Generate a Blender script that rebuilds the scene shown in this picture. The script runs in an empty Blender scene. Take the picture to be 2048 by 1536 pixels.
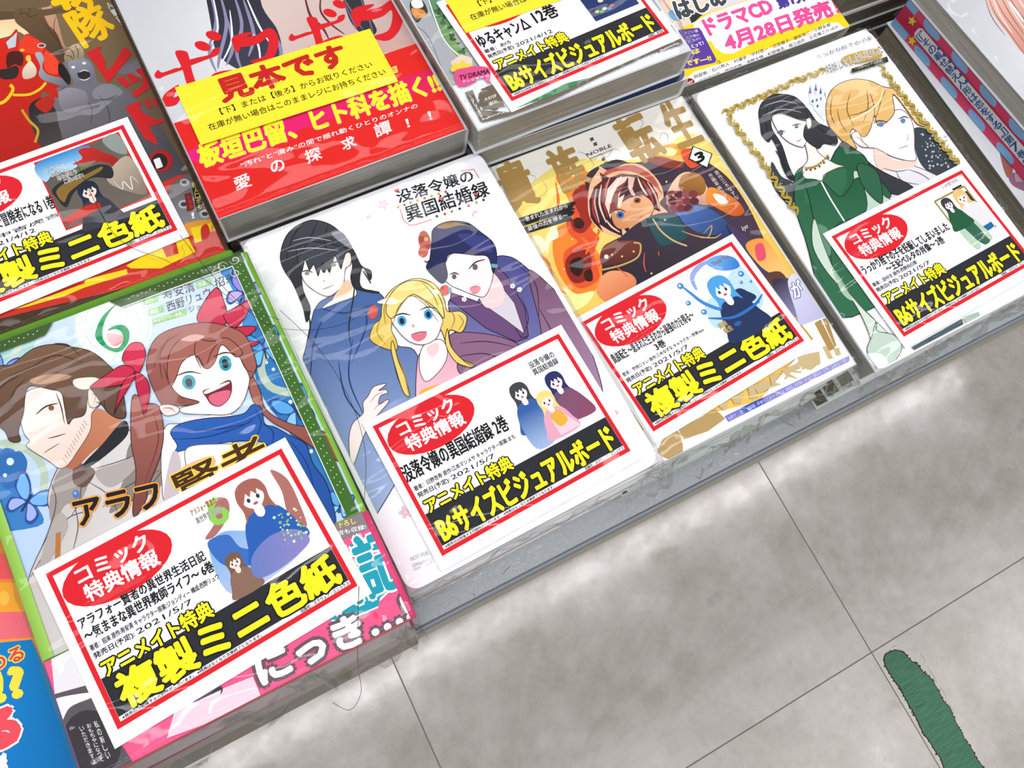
import bpy, math, random
from mathutils import Matrix, Vector, noise, geometry
random.seed(7)
S = bpy.context.scene
C = S.collection

# ---------------------------------------------------------------- camera, world, lights, exposure
CAMH = 0.8475                                  # height of the camera above the floor
F_PX = 1618.22
EUL = (0.32901, -0.12612, -0.47408)
cam_d = bpy.data.cameras.new('camera')
cam = bpy.data.objects.new('camera', cam_d)
C.objects.link(cam)
cam.location = (0, 0, CAMH)
cam.rotation_euler = EUL
cam_d.sensor_width = 36
cam_d.lens = F_PX * 36 / 2048
cam_d.clip_start = 0.01
S.camera = cam
S.view_settings.view_transform = 'Standard'
S.view_settings.look = 'None'
S.view_settings.gamma = 1
S.view_settings.use_curve_mapping = False
S.view_settings.exposure = -0.40
w = bpy.data.worlds.new('shop_interior')
S.world = w
w.use_nodes = True
w.node_tree.nodes['Background'].inputs[0].default_value = (0.93, 0.965, 1.0, 1)
w.node_tree.nodes['Background'].inputs[1].default_value = 0.50
S.cycles.max_bounces = 8
S.cycles.transparent_max_bounces = 16
S.cycles.caustics_reflective = False
S.cycles.caustics_refractive = False


def strip(x, y, sx, sy, watts, z=2.75):        # fluorescent strip in the shop ceiling
    d = bpy.data.lights.new('ceiling_strip', 'AREA')
    d.shape = 'RECTANGLE'
    d.size, d.size_y = sx, sy
    d.energy = watts
    d.color = (1.0, 0.985, 0.985)
    o = bpy.data.objects.new('ceiling_strip', d)
    o.location = (x, y, z)
    C.objects.link(o)


strip(0.6, -0.035, 5.0, 0.095, 36)
strip(0.6, -1.10, 5.0, 0.80, 44)
strip(0.6, 1.35, 5.0, 0.30, 52)

# ---------------------------------------------------------------- helpers
RM = cam.rotation_euler.to_matrix()


def ray(px, py, z):                            # point of the photograph's pixel on the level z (world)
    d = RM @ Vector(((px - 1024) / F_PX, -(py - 768) / F_PX, -1))
    return Vector((0, 0, CAMH)) + d * ((z - CAMH) / d.z)


def lin(h):
    h = h.lstrip('#')
    if len(h) == 3:
        h = ''.join(c * 2 for c in h)
    o = []
    for i in (0, 2, 4):
        c = int(h[i:i + 2], 16) / 255
        o.append(c / 12.92 if c <= 0.04045 else ((c + 0.055) / 1.055) ** 2.4)
    return tuple(o) + (1.0,)


def mat(name, col=None, rough=0.4, metal=0.0, spec=0.5):
    m = bpy.data.materials.new(name)
    m.use_nodes = True
    b = m.node_tree.nodes['Principled BSDF']
    if col:
        b.inputs['Base Color'].default_value = lin(col)
    b.inputs['Roughness'].default_value = rough
    b.inputs['Metallic'].default_value = metal
    b.inputs['Specular IOR Level'].default_value = spec
    return m


def N(m, t, **k):
    n = m.node_tree.nodes.new(t)
    for a, v in k.items():
        if a.startswith('i_'):
            n.inputs[a[2:].replace('_', ' ')].default_value = v
        else:
            setattr(n, a, v)
    return n


def L(m, a, b):
    m.node_tree.links.new(a, b)


def ramp(m, src, stops):
    r = N(m, 'ShaderNodeValToRGB')
    while len(r.color_ramp.elements) < len(stops):
        r.color_ramp.elements.new(0.5)
    for e, (p, c) in zip(r.color_ramp.elements, stops):
        e.position = p
        e.color = lin(c) if isinstance(c, str) else (c, c, c, 1)
    L(m, src, r.inputs[0])
    return r.outputs[0]


def tex(m, scale, detail=4, stretch=(1, 1, 1), rough=0.5, coord='Object'):
    tc = N(m, 'ShaderNodeTexCoord')
    mp = N(m, 'ShaderNodeMapping')
    mp.inputs['Scale'].default_value = stretch
    L(m, tc.outputs[coord], mp.inputs[0])
    n = N(m, 'ShaderNodeTexNoise')
    n.inputs['Scale'].default_value = scale
    n.inputs['Detail'].default_value = detail
    n.inputs['Roughness'].default_value = rough
    L(m, mp.outputs[0], n.inputs['Vector'])
    return n.outputs[0]


def bump(m, src, strength, dist, prev=None):
    b = N(m, 'ShaderNodeBump')
    b.inputs['Strength'].default_value = strength
    b.inputs['Distance'].default_value = dist
    L(m, src, b.inputs['Height'])
    if prev:
        L(m, prev, b.inputs['Normal'])
    return b.outputs[0]


PB = lambda m: m.node_tree.nodes['Principled BSDF']

# printed matter: colour comes from the ink of each shape
M_INK = mat('printed_ink', rough=0.42, spec=0.08)
a_ = N(M_INK, 'ShaderNodeVertexColor', layer_name='ink')
L(M_INK, a_.outputs[0], PB(M_INK).inputs['Base Color'])

M_PAPER = mat('card_paper', '#f3f3f6', 0.6)
_jk = {}


def jacket(col, rough=0.33):
    k = (col, rough)
    if k not in _jk:
        m = mat('jacket_' + col.strip('#'), col, rough, spec=0.2)
        L(m, bump(m, tex(m, 90, 2), 0.06, 0.002), PB(m).inputs['Normal'])
        _jk[k] = m
    return _jk[k]


def pages_mat(name, dark, mid, light):
    m = mat(name, mid, 0.8, spec=0.2)
    t = tex(m, 1.0, 3, (9, 9, 1900), 0.7)
    c = ramp(m, t, [(0.25, dark), (0.5, mid), (0.72, light)])
    L(m, c, PB(m).inputs['Base Color'])
    L(m, bump(m, t, 0.7, 0.0006), PB(m).inputs['Normal'])
    return m


M_PAGES = pages_mat('page_edges', '#77776b', '#aeaca2', '#d2d0c8')
M_PAGES_D = pages_mat('page_edges_aged', '#4a4636', '#827d6b', '#a5a090')
M_PAGES_W = pages_mat('page_edges_white', '#a9a9a2', '#d0cfca', '#eceae6')

# shrink film: mostly see-through, sharp wrinkled reflections
M_FILM = bpy.data.materials.new('clear_shrink_film')
M_FILM.use_nodes = True
nt = M_FILM.node_tree
nt.nodes.remove(nt.nodes['Principled BSDF'])
tr = N(M_FILM, 'ShaderNodeBsdfTransparent')
gl = N(M_FILM, 'ShaderNodeBsdfGlossy', i_Roughness=0.06)
mx = N(M_FILM, 'ShaderNodeMixShader')
fr = N(M_FILM, 'ShaderNodeLayerWeight', i_Blend=0.12)
tc_ = N(M_FILM, 'ShaderNodeTexCoord')
hs = None
for sc_, rz_, st_, ds_ in ((16, 0.5, 0.75, 0.004), (30, -0.9, 0.25, 0.002)):
    mp_ = N(M_FILM, 'ShaderNodeMapping')
    mp_.inputs['Rotation'].default_value = (0, 0, rz_)
    mp_.inputs['Scale'].default_value = (1.0, 2.6, 1.5)
    L(M_FILM, tc_.outputs['Object'], mp_.inputs[0])
    n_ = N(M_FILM, 'ShaderNodeTexNoise', noise_type='RIDGED_MULTIFRACTAL', normalize=True)
    n_.inputs['Scale'].default_value = sc_
    n_.inputs['Detail'].default_value = 1.3
    n_.inputs['Distortion'].default_value = 0.6
    L(M_FILM, mp_.outputs[0], n_.inputs['Vector'])
    hs = bump(M_FILM, n_.outputs[0], st_, ds_, hs)
b1 = b2 = hs
L(M_FILM, b2, gl.inputs['Normal'])
L(M_FILM, b1, fr.inputs['Normal'])
mm = N(M_FILM, 'ShaderNodeMath', operation='ADD')
mm.inputs[1].default_value = 0.013
mn = N(M_FILM, 'ShaderNodeMath', operation='MINIMUM')
mn.inputs[1].default_value = 0.34
L(M_FILM, fr.outputs['Fresnel'], mn.inputs[0])
L(M_FILM, mn.outputs[0], mm.inputs[0])
L(M_FILM, mm.outputs[0], mx.inputs[0])
L(M_FILM, tr.outputs[0], mx.inputs[1])
L(M_FILM, gl.outputs[0], mx.inputs[2])
L(M_FILM, mx.outputs[0], nt.nodes['Material Output'].inputs[0])


def link(name, me, m=None, parent=None, smooth=False, loc=None):
    if m:
        me.materials.append(m)
    if smooth:
        me.polygons.foreach_set('use_smooth', [True] * len(me.polygons))
    o = bpy.data.objects.new(name, me)
    C.objects.link(o)
    if parent:
        o.parent = parent
    if loc:
        o.location = loc
    return o


def mesh(name, v, f):
    me = bpy.data.meshes.new(name)
    me.from_pydata([tuple(p) for p in v], [], f)
    me.update()
    return me


def boxv(x0, x1, y0, y1, z0, z1, ch=0.0):
    """box with optionally chamfered top edges -> verts, faces"""
    v = [(x0, y0, z0), (x1, y0, z0), (x1, y1, z0), (x0, y1, z0)]
    if ch:
        v += [(x0, y0, z1 - ch), (x1, y0, z1 - ch), (x1, y1, z1 - ch), (x0, y1, z1 - ch)]
    v += [(x0 + ch, y0 + ch, z1), (x1 - ch, y0 + ch, z1), (x1 - ch, y1 - ch, z1), (x0 + ch, y1 - ch, z1)]
    f = [(3, 2, 1, 0)]
    n = len(v) // 4
    for k in range(n - 1):
        for i in range(4):
            j = (i + 1) % 4
            f.append((k * 4 + i, k * 4 + j, k * 4 + 4 + j, k * 4 + 4 + i))
    b = (n - 1) * 4
    f.append((b, b + 1, b + 2, b + 3))
    return v, f


def empty(name, loc, rz, label, cat, group=None):
    o = bpy.data.objects.new(name, None)
    o.empty_display_size = 0.02
    C.objects.link(o)
    o.location = loc
    o.rotation_euler = (0, 0, rz)
    o['label'] = label
    o['category'] = cat
    if group:
        o['group'] = group
    return o


def catmull(p, closed, k=5):
    n = len(p)
    out = []
    for i in range(n if closed else n - 1):
        g = lambda j: p[j % n] if closed else p[max(0, min(n - 1, j))]
        a, b, c, d = g(i - 1), g(i), g(i + 1), g(i + 2)
        for s in range(k):
            t = s / k
            out.append(tuple(0.5 * (2 * b[q] + (c[q] - a[q]) * t + (2 * a[q] - 5 * b[q] + 4 * c[q] - d[q]) * t * t
                                    + (3 * b[q] - a[q] - 3 * c[q] + d[q]) * t ** 3) for q in (0, 1)))
    if not closed:
        out.append(p[-1])
    return out


_glyph = {}


def glyphs(s, bold):
    k = (s, bold)
    if k not in _glyph:
        c = bpy.data.curves.new('lettering', 'FONT')
        c.body = s
        c.resolution_u = 2
        c.offset = bold
        o = bpy.data.objects.new('lettering', c)
        C.objects.link(o)
        dg = bpy.context.evaluated_depsgraph_get()
        ev = o.evaluated_get(dg)
        me = ev.to_mesh()
        v = [(q.co.x, q.co.y) for q in me.vertices]
        f = [tuple(q.vertices) for q in me.polygons]
        ev.to_mesh_clear()
        bpy.data.objects.remove(o)
        bpy.data.curves.remove(c)
        _glyph[k] = (v, f)
    return _glyph[k]


STEP = 0.0000034
OLC = set('#f9ecec #2b2f66 #46659f #faf3ee #40434a #f1dc86 #ecd070 #fdf5f3 #fbeeee #f8eae8 #4b4a8c #7a5470 #6a4a78 #e8a8bc #c9c2bd #f4e7e0 #7a5a44 #a8655a #fbf3f2 #d63152 #2a5fb4 #fbf1ee #efd8cb #f6dcd8 #ebc27c #fbf4f3 #1f5b3c #34363c #e8e6ea #bcd4bf #fbf2ee #3a3a40 #f6e0da #c9dccb #c2d6c6 #2c6346 #fbeae2 #c72a48 #d9d2dc #f0ede8 #8e6585 #fbf6f8 #d9a06a #e9e2dc #fbeee8'.split())


class Ink:
    """flat printed shapes on the top face (height h) of a thing; coordinates are traced in a frame
    (ox, oy, scale) of the photograph, or in the thing's own millimetres when the frame is None"""

    def __init__(s, root, h, rect, frame=None):
        s.root, s.h, s.rect, s.fr = root, h, rect, frame
        s.mw = Matrix.LocRotScale(root.location, root.rotation_euler, None)
        s.inv = s.mw.inverted()
        s.v, s.f, s.c = [], [], []
        s.k = 0
        s.olw = 4.5

    def loc(s, x, y):
        if s.fr is None:
            return (x / 1000, y / 1000)
        ox, oy, sc = s.fr
        p = s.inv @ ray(ox + x / sc, oy + y / sc, s.root.location.z + s.h)
        return (p.x, p.y)

    def tri(s, pts, cols):
        # clip a convex polygon against the rect, keep colours linear
        x0, x1, y0, y1 = s.rect
        P = [(p[0], p[1]) + tuple(c) for p, c in zip(pts, cols)]
        for ax, lim, sg in ((0, x0, 1), (0, x1, -1), (1, y0, 1), (1, y1, -1)):
            if all((p[ax] - lim) * sg >= 0 for p in P):
                continue
            out = []
            for i in range(len(P)):
                a, b = P[i - 1], P[i]
                da, db = (a[ax] - lim) * sg, (b[ax] - lim) * sg
                if (da >= 0) != (db >= 0):
                    t = da / (da - db)
                    out.append(tuple(a[q] + (b[q] - a[q]) * t for q in range(len(a))))
                if db >= 0:
                    out.append(b)
            P = out
            if len(P) < 3:
                return
        z = s.h + 0.00004 + s.k * STEP
        n = len(s.v)
        s.v += [(p[0], p[1], z) for p in P]
        s.c += [p[2:6] for p in P]
        area = sum(P[i - 1][0] * P[i][1] - P[i][0] * P[i - 1][1] for i in range(len(P)))
        r = tuple(range(n, n + len(P)))
        s.f.append(r if area > 0 else r[::-1])

    def raw(s, pts, col, col2=None, g=None):
        s.k += 1
        c1 = lin(col)
        if col2:
            c2 = lin(col2)
            ga, gb = s.loc(*g[0]), s.loc(*g[1])
            dx, dy = gb[0] - ga[0], gb[1] - ga[1]
            dd = dx * dx + dy * dy

            def cf(p):
                t = max(0, min(1, ((p[0] - ga[0]) * dx + (p[1] - ga[1]) * dy) / dd))
                return tuple(c1[i] + (c2[i] - c1[i]) * t for i in range(4))
        else:
            cf = lambda p: c1
        for t in geometry.tessellate_polygon([[Vector((p[0], p[1], 0)) for p in pts]]):
            q = [pts[i] for i in t]
            s.tri(q, [cf(p) for p in q])

    def p(s, col, st, smooth=1, col2=None, g=None):
        a = [tuple(map(float, q.split(','))) for q in st.split()]
        if smooth:
            a = catmull(a, True)
        s.raw([s.loc(*q) for q in a], col, col2, g)
        if col in OLC and s.fr and s.olw:
            k = [int(col[i:i + 2], 16) for i in (1, 3, 5)]
            m = 0.30 if sum(k) < 600 else 0.42
            oc = '#%02x%02x%02x' % (int(k[0] * m), int(k[1] * m * .85), int(k[2] * m * .85))
            s.k += 1
            b = a + [a[0]]
            n = len(b)
            c1 = lin(oc)
            h = s.olw / 2
            for i in range(n - 1):
                (x0, y0), (x1, y1) = b[i], b[i + 1]
                q = math.hypot(x1 - x0, y1 - y0)
                if q < 1e-6:
                    continue
                dx, dy = (x1 - x0) / q * h, (y1 - y0) / q * h
                s.k += 0.02
                s.tri([s.loc(*z) for z in ((x0 - dy - dx * .5, y0 + dx - dy * .5), (x1 - dy + dx * .5, y1 + dx + dy * .5), (x1 + dy + dx * .5, y1 - dx + dy * .5), (x0 + dy - dx * .5, y0 - dx - dy * .5))], [c1] * 4)

    def l(s, col, st, wd=3, taper=1, smooth=1):
        a = [tuple(map(float, q.split(','))) for q in st.split()]
        if smooth and len(a) > 2:
            a = catmull(a, False)
        n = len(a)
        up, dn = [], []
        for i in range(n):
            b, c = a[max(0, i - 1)], a[min(n - 1, i + 1)]
            dx, dy = c[0] - b[0], c[1] - b[1]
            q = math.hypot(dx, dy) or 1
            h = wd / 2 * ((0.25 + 0.75 * math.sin(math.pi * (i + 0.5) / n)) if taper else 1)
            up.append((a[i][0] - dy / q * h, a[i][1] + dx / q * h))
            dn.append((a[i][0] + dy / q * h, a[i][1] - dx / q * h))
        s.k += 1
        c1 = lin(col)
        for i in range(n - 1):
            s.tri([s.loc(*q) for q in (up[i], up[i + 1], dn[i + 1], dn[i])], [c1] * 4)

    def e(s, col, x, y, rx, ry=None, rot=0, col2=None, g=None, n=28):
        ry = ry or rx
        cr, sr = math.cos(math.radians(rot)), math.sin(math.radians(rot))
        a = []
        for i in range(n):
            t = 2 * math.pi * i / n
            u, v = rx * math.cos(t), ry * math.sin(t)
            a.append((x + u * cr - v * sr, y + u * sr + v * cr))
        s.raw([s.loc(*q) for q in a], col, col2, g)

    def rect_(s, col, x0, y0, x1, y1, col2=None, g=None):
        s.raw([s.loc(*q) for q in ((x0, y0), (x1, y0), (x1, y1), (x0, y1))], col, col2, g)

    def t(s, txt, bl, br, tl, col, bold=0.0, outline=None, ow=0.06, sp=False):
        """lettering: its box is laid on the parallelogram bl, br, tl"""
        A, B, T = s.loc(*bl), s.loc(*br), s.loc(*tl)
        v, f = glyphs(txt, 0.0)
        if not v:
            return
        x0, x1 = min(q[0] for q in v), max(q[0] for q in v)
        y0, y1 = min(q[1] for q in v), max(q[1] for q in v)
        P0 = []
        for x, y in v:
            a, b = (x - x0) / (x1 - x0), (y - y0) / (y1 - y0)
            P0.append((A[0] + (B[0] - A[0]) * a + (T[0] - A[0]) * b,
                       A[1] + (B[1] - A[1]) * a + (T[1] - A[1]) * b))
        em = math.hypot(T[0] - A[0], T[1] - A[1]) / max(y1 - y0, 0.6)
        emx = math.hypot(B[0] - A[0], B[1] - A[1]) / (x1 - x0)
        em = min(em, emx * 1.6)
        X0, X1, Y0, Y1 = s.rect
        for bb, cc in (((bold + ow, outline),) if outline else ()) + ((bold, col),):
            s.k += 2
            c = lin(cc)
            rad = bb * em
            n = 1 if bb < 0.004 else 4 if bb < 0.03 else 8
            for j in range(n):
                t = 2 * math.pi * (j + .5) / n
                dx, dy = (rad * math.cos(t), rad * math.sin(t)) if n > 1 else (0, 0)
                P = [(p[0] + dx, p[1] + dy) for p in P0]
                s.k += 0.45
                if all(X0 <= p[0] <= X1 and Y0 <= p[1] <= Y1 for p in P):
                    z = s.h + 0.00004 + s.k * STEP
                    m = len(s.v)
                    s.v += [(p[0], p[1], z) for p in P]
                    s.c += [c] * len(P)
                    s.f += [tuple(m + i for i in q) for q in f]
                else:
                    for q in f:
                        s.tri([P[i] for i in q], [c] * len(q))

    def vt(s, txt, p0, p1, w, col, bold=0.02, outline=None, rot=None):
        """characters one below the other from p0 to p1 (their left ends), each w wide"""
        n = len(txt)
        dx, dy = (p1[0] - p0[0]) / n, (p1[1] - p0[1]) / n
        for i, ch in enumerate(txt):
            if ch == ' ':
                continue
            x, y = p0[0] + dx * i, p0[1] + dy * i
            tl = (x, y)
            bl = (x + dx * 0.86, y + dy * 0.86)
            s.t(ch, bl, (bl[0] + w[0], bl[1] + w[1]), tl, col, bold, outline)

    def build(s, name='printed_picture', label=None, m=None):
        me = mesh(name, s.v, s.f)
        at = me.color_attributes.new('ink', 'FLOAT_COLOR', 'POINT')
        flat = [x for c in s.c for x in c]
        at.data.foreach_set('color', flat)
        o = link(name, me, m or M_INK, s.root)
        if label:
            o['label'] = label
        return o


# ---------------------------------------------------------------- book builder
def jacket_mesh(W, H, T, t=0.0008, r=0.0022, spine='right', over=0.0):
    """cover wrapped round the spine: bottom, rounded spine, top; a closed shell of thickness t"""
    prof = [(0 - over, T), (W - r, T)]
    for i in range(1, 6):
        a = math.pi / 2 * (1 - i / 5)
        prof.append((W - r + r * math.cos(a), T - r + r * math.sin(a)))
    for i in range(0, 6):
        a = -math.pi / 2 * i / 5
        prof.append((W - r + r * math.cos(a), r + r * math.sin(a)))
    prof.append((0 - over, 0))
    inn = [(prof[0][0], T - t), (W - r, T - t)]
    for i in range(1, 6):
        a = math.pi / 2 * (1 - i / 5)
        inn.append((W - r + (r - t) * math.cos(a), T - r + (r - t) * math.sin(a)))
    for i in range(0, 6):
        a = -math.pi / 2 * i / 5
        inn.append((W - r + (r - t) * math.cos(a), r + (r - t) * math.sin(a)))
    inn.append((prof[0][0], t))
    n = len(prof)
    v, f = [], []
    for y in (0, H):
        v += [(p[0], y, p[1]) for p in prof] + [(p[0], y, p[1]) for p in inn]
    m2 = 2 * n
    for i in range(n - 1):
        f.append((i, i + 1, m2 + i + 1, m2 + i))
        f.append((n + i + 1, n + i, m2 + n + i, m2 + n + i + 1))
        f.append((i + 1, i, n + i, n + i + 1))
        f.append((m2 + i, m2 + i + 1, m2 + n + i + 1, m2 + n + i))
    f.append((0, n, m2 + n, m2)[::-1])
    f.append((n - 1, m2 + n - 1, m2 + 2 * n - 1, 2 * n - 1)[::-1])
    if spine == 'left':
        v = [(W - x, y, z) for x, y, z in v]
        f = [q[::-1] for q in f]
    return mesh('jacket', v, f)


def book(x, y, ztop, th, label, W=0.128, H=0.182, T=0.015, col='#f4f5f8', pages=None, group=None,
         spine='right', name='comic_book', cat='book', obi=None):
    """x, y: near left corner, ztop: height of the top cover relative to the camera"""
    r = empty(name, (x, y, CAMH + ztop - T), th, label, cat, group)
    link('jacket', jacket_mesh(W, H, T, spine=spine), jacket(col), r, True)
    e0, e1 = (0.0012, W - 0.0016) if spine == 'right' else (0.0016, W - 0.0012)
    v, f = boxv(e0, e1, 0.0012, H - 0.0012, 0.0009, T - 0.0009)
    link('page_block', mesh('page_block', v, f), pages or M_PAGES, r)
    if obi:
        me = jacket_mesh(W + 0.0004, obi[1], T + 0.0004, t=0.0003)
        o = link('paper_band', me, jacket(obi[0], 0.3), r, True, (0, -0.0003, -0.0002))
    r['T'] = T
    return r


def film(root, W, H, T, drop=0.012, front=0.02, flare=0.006, seed=0, amp=1.0, name='shrink_film', z0=0.0007, side=None):
    """thin wrinkled plastic sheet lying on the top and drooping over the edges"""
    nu, nv = 54, 74
    sd = side or drop
    v = []
    for j in range(nv + 1):
        b = -front + (H + front + drop) * j / nv
        for i in range(nu + 1):
            a = -sd + (W + 2 * sd) * i / nu
            ca, cb = min(max(a, -0.0006), W + 0.0006), min(max(b, -0.0006), H + 0.0004)
            da, db = abs(a - ca), abs(b - cb)
            d = math.hypot(da, db)
            edge = min(ca, W - ca, cb, H - cb)
            q = Vector((a * 55 + seed * 9.1, b * 55, seed * 3.3))
            n1 = noise.noise(q)
            n2 = noise.noise(q * 3.1)
            k = math.exp(-max(edge, 0) / 0.012) * amp
            z = T + z0 + 0.0003 * n1 + k * (0.0007 * n1 + 0.0005 * n2) - d * 0.95
            if d > 0:
                fl = flare * min(1, d / 0.012) * (0.5 + 1.1 * n1 + 0.7 * n2) if b < 0 else 0.0012 * (0.5 + n2)
                cb2 = cb - (abs(fl) if b < 0 else -abs(fl) * (b > H))
                ca2 = ca + (abs(n2) * 0.0008 * (1 if a > W else -1 if a < 0 else 0))
                z += 0.0015 * n2
            else:
                ca2, cb2 = ca, cb
            v.append((ca2, cb2, max(z, 0.0004 - (root.location.z - SHELF_Z) if True else z)))
    f = []
    for j in range(nv):
        for i in range(nu):
            a = j * (nu + 1) + i
            f.append((a, a + 1, a + nu + 2, a + nu + 1))
    return link(name, mesh(name, v, f), M_FILM, root, True)


# ---------------------------------------------------------------- setting: floor and display shelf
SHELF_Z = CAMH - 0.428
M_TILE = mat('stone_tile', '#aaa49c', 0.24)
base = tex(M_TILE, 9, 8, rough=0.66, coord='Object')
c1 = ramp(M_TILE, base, [(0.28, '#9d958c'), (0.46, '#aea7a0'), (0.6, '#bab4af'), (0.78, '#d2d0ce')])
fine = ramp(M_TILE, tex(M_TILE, 75, 6, rough=0.75), [(0.30, 0.88), (0.5, 1.0), (0.72, 1.12)])
dk = ramp(M_TILE, tex(M_TILE, 26, 2, (1, 1, 1)), [(0.0, 1.0), (0.69, 1.0), (0.76, 0.72)])
mxx = N(M_TILE, 'ShaderNodeMix', data_type='RGBA', blend_type='MULTIPLY')
mxx.inputs[0].default_value = 1.0
L(M_TILE, c1, mxx.inputs[6])
L(M_TILE, fine, mxx.inputs[7])
mx2 = N(M_TILE, 'ShaderNodeMix', data_type='RGBA', blend_type='MULTIPLY')
mx2.inputs[0].default_value = 0.7
L(M_TILE, mxx.outputs[2], mx2.inputs[6])
L(M_TILE, dk, mx2.inputs[7])
L(M_TILE, mx2.outputs[2], PB(M_TILE).inputs['Base Color'])
L(M_TILE, ramp(M_TILE, tex(M_TILE, 30, 5), [(0.3, 0.16), (0.7, 0.30)]), PB(M_TILE).inputs['Roughness'])
PB(M_TILE).inputs['Coat Weight'].default_value = 0.55
L(M_TILE, ramp(M_TILE, tex(M_TILE, 22, 6, rough=0.7), [(0.35, 0.03), (0.65, 0.16)]), PB(M_TILE).inputs['Coat Roughness'])
bq = bump(M_TILE, tex(M_TILE, 30, 2), 0.05, 0.002)
L(M_TILE, bump(M_TILE, tex(M_TILE, 260, 2), 0.10, 0.0004, bq), PB(M_TILE).inputs['Normal'])
M_GROUT = mat('joint_dark', '#8a7f72', 0.8)

v, f = boxv(-1.6, 2.4, -1.6, 2.2, -0.05, -0.0007)
floor = link('floor', mesh('floor', v, f), M_GROUT)
floor['kind'] = 'structure'
TX, TY, TS, GAP = 0.4405, -0.2173, 0.45, 0.0009
v, f = boxv(GAP / 2, TS - GAP / 2, GAP / 2, TS - GAP / 2, -0.0006, 0, 0.0003)
tile_me = mesh('floor_tile', v, f)
tile_me.materials.append(M_TILE)
for i in range(-4, 4):
    for j in range(-3, 4):
        o = bpy.data.objects.new('floor_tile', tile_me)
        C.objects.link(o)
        o.parent = floor
        o.location = (TX + i * TS, TY + j * TS, 0)

# grey metal display shelf: top board, rolled front lip, front apron, recessed plinth
M_STEEL = mat('painted_grey_steel', '#8f979c', 0.42, 0.15)
sp = ramp(M_STEEL, tex(M_STEEL, 1300, 2, rough=0.6), [(0.3, '#949a9e'), (0.5, '#a0a5a9'), (0.7, '#acb0b3')])
L(M_STEEL, sp, PB(M_STEEL).inputs['Base Color'])
sb_ = bump(M_STEEL, tex(M_STEEL, 1300, 2), 0.2, 0.0001)
L(M_STEEL, sb_, PB(M_STEEL).inputs['Normal'])
M_STEEL2 = mat('lip_steel', '#83898f', 0.35, 0.2)
shelf = empty('display_shelf', (0.4, 0.3, 0), 0, 'grey painted metal display shelf with a rolled front lip, carrying the books', 'shelf')
SX0, SX1, SY0, SY1 = -1.9, 1.6, 0.0078, 0.75
ox, oy = 0.4, 0.3
v, f = boxv(SX0 - ox, SX1 - ox, SY0 + 0.0032 - oy, SY1 - oy, SHELF_Z - 0.02, SHELF_Z)
link('shelf_board', mesh('shelf_board', v, f), M_STEEL, shelf)
R_ = 0.0019                                    # rolled lip
v, f = [], []
nn = 14
for x in (SX0 - ox, SX1 - ox):
    for i in range(nn):
        a = 2 * math.pi * i / nn
        v.append((x, SY0 + R_ - oy + R_ * math.cos(a), SHELF_Z - R_ + 0.0006 + R_ * math.sin(a)))
for i in range(nn):
    j = (i + 1) % nn
    f.append((i, nn + i, nn + j, j))
link('front_lip', mesh('front_lip', v, f), M_STEEL2, shelf, True)
v, f = boxv(SX0 - ox, SX1 - ox, SY0 + 0.0006 - oy, SY0 + 0.012 - oy, SHELF_Z - 0.20, SHELF_Z - 0.002)
link('front_apron', mesh('front_apron', v, f), mat('apron_beige', '#b5ae9c', 0.45), shelf)
v, f = boxv(SX0 - ox + 0.01, SX1 - ox - 0.01, SY0 + 0.03 - oy, SY1 - oy, 0.0, SHELF_Z - 0.02)
link('plinth', mesh('plinth', v, f), mat('plinth_beige', '#b9b3a6', 0.5), shelf)
# fine dark scratches in the shelf paint
sc = Ink(shelf, SHELF_Z, (-3, 3, SY0 + 0.0040 - oy, SY1 - oy), (780, 800, 2.844))
for q in ('470,1100 490,1120 500,1135', '640,990 665,965 690,940', '405,1175 420,1160 450,1150', '1210,760 1225,745', '1360,680 1372,662'):
    sc.l('#4d5357', q, 4)
sc.build('paint_scratches')

# worn green tape on the floor
FT = (1740, 1280, 6.0)
tape = empty('floor_tape', ray(1850, 1400, 0), 0, 'worn strip of green tape with a grimy ragged edge stuck on the floor', 'tape')
tp = tape.matrix_basis.copy()
tape_pts = '178,190 240,150 300,132 370,142 440,200 500,262 560,300 620,375 690,430 740,490 790,570 830,650 880,740 940,800 985,900 1030,1000 1090,1100 1130,1190 1210,1300 1270,1420 1330,1500 1440,1680 1560,1900 1500,2000 1180,2000 1010,1760 900,1560 850,1420 780,1320 720,1220 640,1110 580,980 520,860 480,790 420,690 370,580 300,490 240,400 190,310'
def ragged(st, amp, seed, grow):
    a = [tuple(map(float, q.split(','))) for q in st.split()]
    a = catmull(a, True, 9)
    random.seed(seed)
    out = []
    n = len(a)
    for i in range(n):
        b, c = a[i - 1], a[(i + 1) % n]
        dx, dy = c[0] - b[0], c[1] - b[1]
        q = math.hypot(dx, dy) or 1
        k = grow + amp * (random.random() ** 3 if grow else random.random() - .5)
        out.append((a[i][0] + dy / q * k, a[i][1] - dx / q * k))
    return out
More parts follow.
